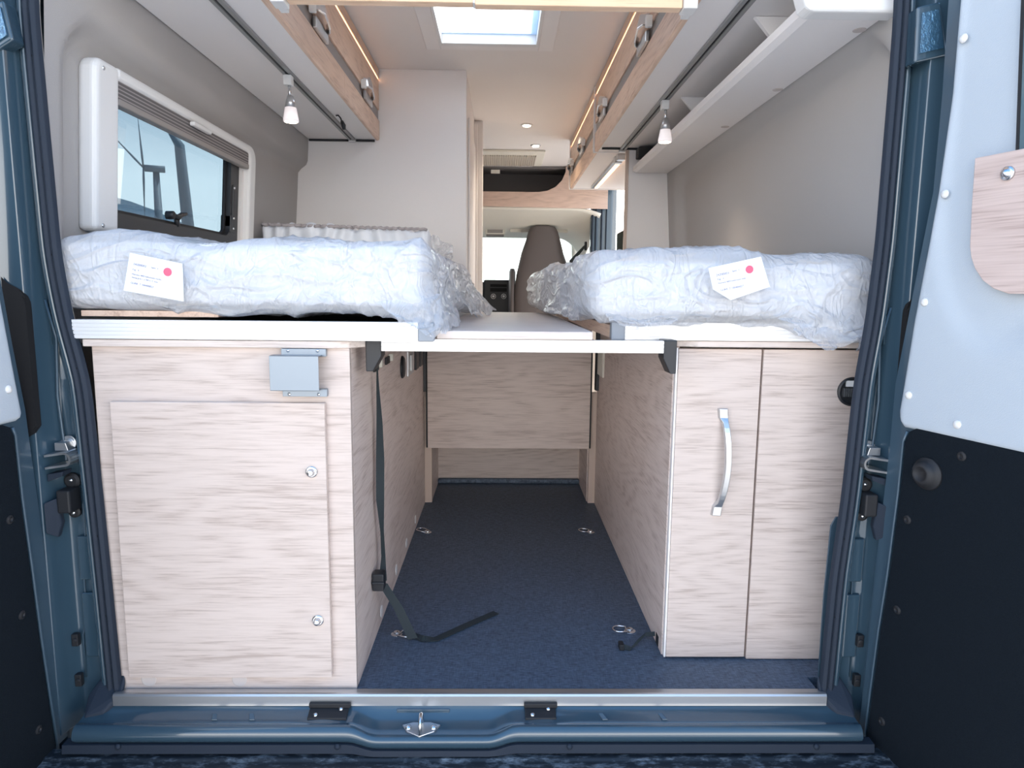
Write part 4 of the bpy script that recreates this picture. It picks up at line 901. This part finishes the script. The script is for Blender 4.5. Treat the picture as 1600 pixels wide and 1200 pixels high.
    obj('loop_plate', b, STEELM, t)
    b = B(); lathe(b, (side*(.853+k), .026, .557), (0, -1, 0), [(.016, 0), (.016, .003), (.009, .003), (.009, .008), (.0001, .009)], 20); prism(b, [V(side*(.840+k), .0, .545), V(side*(.868+k), .0, .545), V(side*(.868+k), .0, .562), V(side*(.845+k), .0, .562)], V(0, .024, 0)); obj('bolt_tab', b, STEELM, t, bevel=.001)
    b = B(); prism(b, [V(x2, -.015, .498), V(side*(.845+k), -.015, .504), V(side*(.848+k), -.015, .494), V(x2, -.015, .482)], V(0, .03, 0)); obj('strap_arm', b, RUB, t, bevel=.001)
    t = thing('door_stop', 'black plastic door stop with two bolts on the %s pillar' % ('left' if side < 0 else 'right'), 'door stop', (side*.85, .02, .43), 'black door stops')
    b = B(); xa, xb = side*(.838+k), side*(.866+k); x0_, x1_ = min(xa, xb), max(xa, xb); box(b, x0_, x1_, -.012, .0285, .412, .462); obj('stop_block', b, RUB2, t, bevel=.004)
    b = B(); lathe(b, ((xa+xb)/2, .0285, .474), (0, -1, 0), [(.017, 0), (.017, .006), (.012, .010)], 20); lathe(b, ((xa+xb)/2, .0285, .405), (0, -1, 0), [(.013, 0), (.013, .006), (.009, .008)], 20); obj('stop_foot', b, RUB2, t, smooth=False)
    for z in (.476, .404): screw(t, ((xa+xb)/2, .0195, z), (0, -1, 0), .0035)
    b = B(); prism(b, [V(xb, -.012, .445), V(side*(.880+k), -.03, .44), V(side*(.880+k), -.03, .375), V(side*(.868+k), -.012, .36), V(side*(.862+k), -.005, .39)], V(0, .012, 0)); obj('stop_arm', b, RUB, t, bevel=.002)
    # little black clips
    for z in (.115, .02):
        b = B(); box(b, min(side*(.860+k), side*(.874+k)), max(side*(.860+k), side*(.874+k)), .012, .024, z-.014, z+.014); lathe(b, (side*(.866+k), .012, z), (0, -1, 0), [(.006, 0), (.005, .003)], 12)
        obj('body_clip', b, RUB2, pl, bevel=.002)
P = [bp(u, v, 'y', 0.035) for u, v in ((1276, 1092), (1287, 930), (1298, 822), (1306, 808), (1330, 806), (1330, 1092))]
b = B(); prism(b, P, V(0, .004, 0)); st(obj('trim_arch_flange', b, PAINT2, bevel=.001))
# tail lamp backing plates high on both pillars
for side in (-1, 1):
    if side > 0: pp = [(1434, 10), (1470, 2), (1481, 86), (1429, 98)]; k = 0
    else: pp = [(-30, 10), (5, 0), (20, 62), (-20, 88)]; k = 0
    P = [bp(u, v, 'y', -0.036) for u, v in pp]
    b = B(); prism(b, P, V(0, .035, 0)); 
    t = thing('pillar_plate', 'stamped blue plate high on the %s door pillar' % ('left' if side < 0 else 'right'), 'plate', tuple(P[3]), 'stamped blue plates')
    obj('plate_rim', b, PAINT, t, bevel=.004, seg=3)
    c = sum(P, V(0, 0, 0))/4; b = B(); prism(b, [c+(q-c)*.72+V(0, -.0035, 0) for q in P], V(0, .003, 0)); obj('hammered_face', b, simple('hammered_blue_sheen_%d' % (side+1), (.08, .19, .30), .2, metal=.6, coat=1, bump=1.0, bscale=140), t)  # brighter blue base carries the sky reflection on the plate
    b = B(); z_ = P[3].z; xx = (P[3].x+P[2].x)/2
    tube(b, [V(xx, .02, z_+.01), V(xx-side*.004, .022, z_-.10), V(xx-side*.012, .024, z_-.55)], [.009, .005, .003], 8); obj('stamped_rib', b, PAINT, t, smooth=True)

# aluminium threshold
b = B(); prism(b, [V(-0.79, 0.004, 0.0002), V(-0.79, -0.012, 0.009), V(-0.79, -0.019, 0.008), V(-0.79, -0.021, 0.004), V(-0.79, -0.021, -0.018), V(-0.79, -0.018, -0.018), V(-0.79, -0.016, -0.001), V(-.79, .004, -.001)], V(1.575, 0, 0))
b.free(); b = B()
prism(b, [V(-0.785, y, z) for y, z in ((0.008, 0.0004), (0.008, .004), (-0.014, 0.009), (-0.019, 0.008), (-0.0215, 0.004), (-0.0215, -0.018), (-0.0185, -0.018), (-0.0165, 0.0004))], V(1.567, 0, 0))
st(obj('trim_threshold', b, STEELM))
# painted sill with a dip around the latch
def dip(x): return sstep(-0.265, -0.205, x)*(1-sstep(0.035, 0.095, x))
xs = sorted(set([round(-0.84+i*.0125, 4) for i in range(135)]))
def sillpt(x, s):
    d = dip(x)
    base = [(-.016, -.016), (-.022, -.026), (-.052, -.033+.006*math.exp(-((abs(x+.085)-.24)/.03)**2)*(1-d)), (-.060, -.034), (-.066, -.0315), (-.074, -.034), (-.080, -.041), (-.084, -.055), (-.078, -.064)]
    low = [(-.016, -.016), (-.024, -.034), (-.048, -.046), (-.066, -.050), (-.076, -.048), (-.084, -.051), (-.089, -.057), (-.089, -.068), (-.084, -.075)]
    i = s; (y, z), (y2, z2) = base[i], low[i]
    return V(x, y+(y2-y)*d, z+(z2-z)*d)
b = B(); g = [[b.verts.new(sillpt(x, s)) for s in range(9)] for x in xs]
for i in range(len(xs)-1):
    for j in range(8): b.faces.new((g[i][j], g[i+1][j], g[i+1][j+1], g[i][j+1]))
sill = st(obj('trim_sill', b, PAINT, smooth=True, sub=1))
for x0 in (-0.57, -0.49, 0.27, 0.40):
    b = B(); prism(b, [V(x0, -.022, -.030), V(x0+.010, -.022, -.030), V(x0+.022, -.052, -.0325), V(x0+.010, -.052, -.0325)], V(0, 0, .003)); obj('stamped_rib', b, PAINT, sill, bevel=.001)
# latch striker
t = thing('latch_striker', 'zinc latch striker bolted in the middle of the blue sill', 'latch', (-0.11, -.07, -.05))
b = B(); prism(b, [V(-.152, -.050, -.047), V(-.130, -.044, -.045), V(-.092, -.044, -.045), V(-.070, -.050, -.047), V(-.082, -.068, -.050), V(-.112, -.082, -.052), V(-.140, -.068, -.050)], V(0, 0, .004)); obj('base_plate', b, STEELM, t, bevel=.001)
b = B(); tube(b, [V(-.111, -.044, -.043), V(-.111, -.046, -.020), V(-.111, -.058, -.014), V(-.111, -.072, -.022), V(-.111, -.080, -.046)], .0042, 10); obj('striker_loop', b, CHROME, t, smooth=True)
for x in (-.138, -.084): screw(t, (x, -.058, -.044), (0, -.3, 1), .0055)
b = B(); box(b, -.168, -.052, -.0255, -.0225, -.046, -.024); obj('stamped_plate', b, PAINT2, t, bevel=.0015)
# rubber buffers
for x0, x1, lb in ((-0.356, -0.272, 'left'), (0.113, 0.180, 'right')):
    t = thing('rubber_buffer', 'black rectangular door buffer on the sill, %s of the latch striker' % lb, 'buffer', ((x0+x1)/2, -.04, -.03), 'black sill buffers')
    b = B(); prism(b, [V(x0, -.022, -.016), V(x1, -.022, -.016), V(x1, -.052, -.027), V(x0, -.052, -.027)], V(0, 0, -.006)); box(b, x0-.002, x1+.004, -.030, -.022, -.018, -.008); obj('buffer_pad', b, RUB2, t, bevel=.0015)
    screw(t, (x0+.016, -.044, -.0238), (0, -.4, 1), .0042); screw(t, (x1-.016, -.031, -.0185), (0, -.4, 1), .0042)
# black strip and bumper
def dy(x): return -.012*dip(x)
b = B(); secs = []
for x in lin(-.86, .86, 120):
    d = dip(x); secs.append([V(x, -.060, -.066-.010*d), V(x, -.083-.006*d, -.067-.010*d), V(x, -.086-.006*d, -.085-.003*d), V(x, -.060, -.086)])
loft(b, secs); stp = st(obj('trim_black_strip', b, RUB, smooth=False))
for u in (184, 527, 890, 1276):
    c = bp(u, 1167, 'y', -.086); screw(stp, (c.x, -.0855, c.z), (0, -1, .2), .005, RUB)
b = B(); secs = []
for x in lin(-1.0, 1.0, 90):
    w_ = 0.0
    secs.append([V(x, -.060, -.090), V(x, -.092, -.091), V(x, -.097, -.095), V(x, -.112, -.096), V(x, -.135, -.101), V(x, -.143, -.096), V(x, -.30, -.118), V(x, -.33, -.14), V(x, -.34, -.35), V(x, -.060, -.35)])
loft(b, secs); t = thing('rear_bumper', 'scuffed black rear bumper step below the sill', 'bumper', (0, -.2, -.35)); obj('bumper_shell', b, SCUFF, t, bevel=.003)

# ------------------------------------------------------------------ rear doors, swung open
def door(side, H, dvec, name, slab, panel, zlow, lower, rivets, screws_):
    H = Vector(H); d = Vector(dvec).normalized(); n = Vector((d.y, -d.x, 0))*(1 if side > 0 else -1)   # towards the camera side
    if n.x*side > 0: n = -n
    t = st(thing(name, 'x', 'x', tuple(H))); del t['label']; del t['category']
    on = lambda u, v, off=0.0: bpp(u, v, H+n*off, n)
    def far(p, L=0.74): q = H + d*L; return V(q.x, q.y, p.z)
    # slab
    sp_ = [on(u, v) for u, v in slab]
    P = [V(sp_[0].x, sp_[0].y, 1.78)] + sp_ + [V(sp_[-1].x, sp_[-1].y, -.10)]
    Pf = P + [far(V(0, 0, -.10)), far(V(0, 0, 1.78))]
    # keep a window hole out of the upper part of the slab: build as two pieces
    b = B(); prism(b, Pf, -n*.05); sl = obj('door_shell', b, PAINT2, t, bevel=.006, seg=3)
    # bevelled blue edge highlight rib next to lower panel
    lowp = [on(u, v, .004) for u, v in lower]
    b = B(); prism(b, lowp + [far(lowp[-1])+n*.004, far(lowp[0])+n*.004], n*.003); lp = obj('lower_panel', b, FELT, t, bevel=.002, label='black felt door panel')
    rib = [q-n*.001 for q in lowp]
    b = B(); tube(b, [on(u-side*(5), v, .003) for u, v in lower[1:]], .0035, 6); obj('edge_rib', b, PAINT2, t, smooth=True)
    # upper panel as a relief
    pl_ = [on(u, v, .003) for u, v in panel]   # top to bottom left boundary
    tab = sorted([(p.z, (p-H).dot(d)) for p in pl_])
    z0_ = zlow
    def u0(z): return lerp_tab(tab, z)
    def fn(a, z):
        uL = u0(z); uu = uL + (0.74-uL)*a
        e_ = min((uu-uL)/.008, (z-z0_)/.008, 1.0); off = .003+.006*max(0, e_)**.5
        if side > 0:
            c = (ovc[0]-uu, ovc[1]-z); rr = math.hypot(c[0]/ovr[0], c[1]/ovr[1]) if z < ovc[1] else abs(c[0])/ovr[0]
            off -= 0.008*(1-sstep(.80, 1.06, rr))
        return H + d*uu + n*off + V(0, 0, z)
    ovc = ((on(1580, 330)-H).dot(d), on(1580, 330).z); ovr = (.40*(ovc[0]), 0.26)
    if side > 0:
        q1 = on(1462, 400); q2 = on(1600, 560); ovr = (ovc[0]-(q1-H).dot(d), ovc[1]-on(1580, 556).z)
    zs = sorted(set(lin(z0_, z0_+.02, 8)+lin(z0_+.02, 1.74, 90)))
    b = B(); grid(b, fn, [0, .004, .008, .012, .02]+lin(.03, 1, 70), zs); up = obj('upper_panel', b, GREYP, t, smooth=True, label='light grey moulded door panel')
    for u, v in rivets:
        c = on(u, v, .009); b = B(); lathe(b, c, n, [(.0085, 0), (.008, .002), (.005, .004), (.0001, .005)], 18); obj('rivet', b, WHITEP, up, smooth=True)
    for u, v in screws_:
        c = on(u, v, .007); b = B(); lathe(b, c, n, [(.009, 0), (.009, .0012), (.005, .003), (.0035, .0005), (.0001, .0005)], 18); obj('panel_screw', b, RUB2, lp)
    return t, on, n, d, far, up, lp
HR = (.875, -.022, 0); dR = (.070, -.235, 0)
tR, on, n, d, far, upR, lpR = door(1, HR, dR, 'door_1',
    [(1488, -20), (1482, 0), (1472, 150), (1458, 300), (1428, 450), (1399, 600), (1390, 700), (1378, 800), (1366, 900), (1350, 1050), (1336, 1200)],
    [(1502, -20), (1500, 0), (1487, 150), (1467, 300), (1453, 380), (1430, 500), (1412, 610), (1406, 645), (1408, 657), (1415, 668)], bpp(1420, 668, Vector(HR), Vector((-.9584, -.2855, 0))).z,
    [(1434, 669), (1423, 674), (1416, 690), (1408, 770), (1391, 900), (1377, 987), (1362, 1100), (1350, 1200)],
    [(1506, 60), (1477, 303), (1445, 472), (1420, 617), (1496, 663)], [(1503, 713), (1418, 812), (1402, 953), (1378, 1127)])
c = on(1449, 740, .007); b = B(); lathe(b, c, n, [(.033, 0), (.031, .004), (.027, .004), (.025, .012), (.017, .020), (.014, .020), (.012, .016), (.0001, .016)], 32); obj('rubber_stop', b, RUB2, lpR, smooth=True, label='round black rubber door stop')
# door pocket board on the right door
wp = [(1523, 247), (1600, 222), (1600, 461), (1575, 459), (1552, 451), (1535, 438), (1523, 420), (1517, 402), (1515, 385), (1518, 320)]
P = [on(u, v, .022) for u, v in wp]
d0, zt_, zb_, d1_ = (P[0]-P[1]).dot(d), P[0].z, P[2].z, (P[1]-P[0]).dot(d)
P[1:2] = [V(*(P[0]+d*.30).xy, zt_)]; P[2:3] = [V(*(P[0]+d*.30).xy, zb_+.06), V(*(P[0]+d*.28).xy, zb_+.02), V(*(P[0]+d*.24).xy, zb_)]
t = thing('door_board', 'oak board with rounded corner and silver button fixed on the grey rear door', 'board', tuple(P[7]))
b = B(); prism(b, P, n*-.013); obj('board', b, W_Y2 if False else wood('oak_door_board', 'xy', off=4.4, light=(.66, .53, .48), dark=(.46, .34, .30), fl=5), t, bevel=.0015)
c = on(1575, 271, .022); b = B(); lathe(b, c, n, [(.0125, 0), (.012, .003), (.009, .005), (.0065, .004), (.006, .010), (.0001, .012)], 24); obj('button', b, CHROME, t, smooth=True)
# window gap line on the door
b = B(); A = [on(1588, 235, .010), on(1592, 110, .010), on(1597, -10, .010)]
ofs = d*.006
prism(b, [A[0], A[2], A[2]+ofs, A[0]+ofs], n*.002); obj('window_gasket', b, RUB2, tR)
b = B(); prism(b, [A[0]+ofs, A[2]+ofs, A[2]+ofs+d*.3, A[0]+ofs+d*.3], n*.0015); obj('window_glass', b, simple('dark_tinted_glass', (.10, .16, .19), .08), tR)
HL = (-.900, -.05, 0); dL = (-.03, -1.0, 0)
door(-1, HL, dL, 'door_2',
    [(-90, -20), (-60, 200), (0, 430), (20, 540), (40, 640), (48, 700), (62, 800), (76, 900), (95, 1040), (113, 1200)],
    [(-100, -20), (-75, 200), (-3, 460), (12, 540), (28, 625), (32, 645), (30, 652), (24, 656)], bpp(24, 657, Vector(HL), Vector((1, -.03, 0)).normalized()).z,
    [(2, 664), (14, 668), (19, 680), (30, 780), (44, 880), (60, 1000), (75, 1100), (90, 1200)],
    [(13, 608), (-20, 480)], [(15, 812), (34, 961), (60, 1140)])

# ------------------------------------------------------------------ outside, seen through the windows
def far_pt(u, v, dist): r = ray(u, v).normalized(); return CAM + r*dist
hub = far_pt(224, 262, 70); s_ = 70/F_PX
t = thing('wind_turbine', 'distant grey wind turbine seen through the left window', 'wind turbine', (hub.x+1.0, hub.y, -.62))
rh = Vector((RT.x, RT.y, 0)).normalized(); fwd = Vector((0, 1, 0))
TUR = simple('grey_turbine', (.20, .22, .24), .6)
b = B(); lathe(b, Vector((hub.x, hub.y, -.62))+rh*.7+fwd*.8, (0, 0, 1), [(.50, 0), (.26, hub.z+.5)], 16); obj('tower', b, TUR, t, smooth=True)
b = B(); a = hub+fwd*.2; tube(b, [a, a+rh*1.5+fwd*.6], .30, 10); obj('nacelle', b, TUR, t, smooth=True)
for ang in (93, 133, 268):
    dr = rh*math.cos(math.radians(ang))+V(0, 0, 1)*math.sin(math.radians(ang)); b = B(); tube(b, [hub, hub+dr*1.0, hub+dr*4.2], [.07, .10, .02], 8); obj('blade', b, TUR, t, smooth=True)
m1 = far_pt(278, 205, 30); m2 = far_pt(293, 345, 30)  # mast added outside to give the dark reflected band in the window
b = B(); dv = (m2-m1); base = m1+dv*((m1.z+.62)/(m1.z-m2.z)); tube(b, [base, m2, m1+dv*.15, m1-V(.3, 0, 0)], [.28, .22, .18, .10], 12); tag(obj('reflection_mast', b, TUR, smooth=True), 'thick grey mast added outside for a dark reflection in the left window', 'mast')
b = B(); prev = []  # ridge added for the dark shape low in the left window
pk = [far_pt(u, v, 90) for u, v in ((60, 300), (150, 300), (180, 308), (205, 315), (240, 328), (270, 342), (320, 362), (430, 400), (700, 440), (900, 445), (1300, 430))]
n_ = len(pk); a0 = [b.verts.new(p) for p in pk]; a1 = [b.verts.new(V(p.x*.8, p.y*.8, -.6)) for p in pk]; a2 = [b.verts.new(V(p.x*1.3, p.y*1.3, -.6)) for p in pk]
for i in range(n_-1): b.faces.new((a0[i], a0[i+1], a1[i+1], a1[i])); b.faces.new((a0[i], a0[i+1], a2[i+1], a2[i]))
st(obj('added_ridge', b, simple('hazy_added_ridge', (.13, .18, .22), .9), smooth=False))
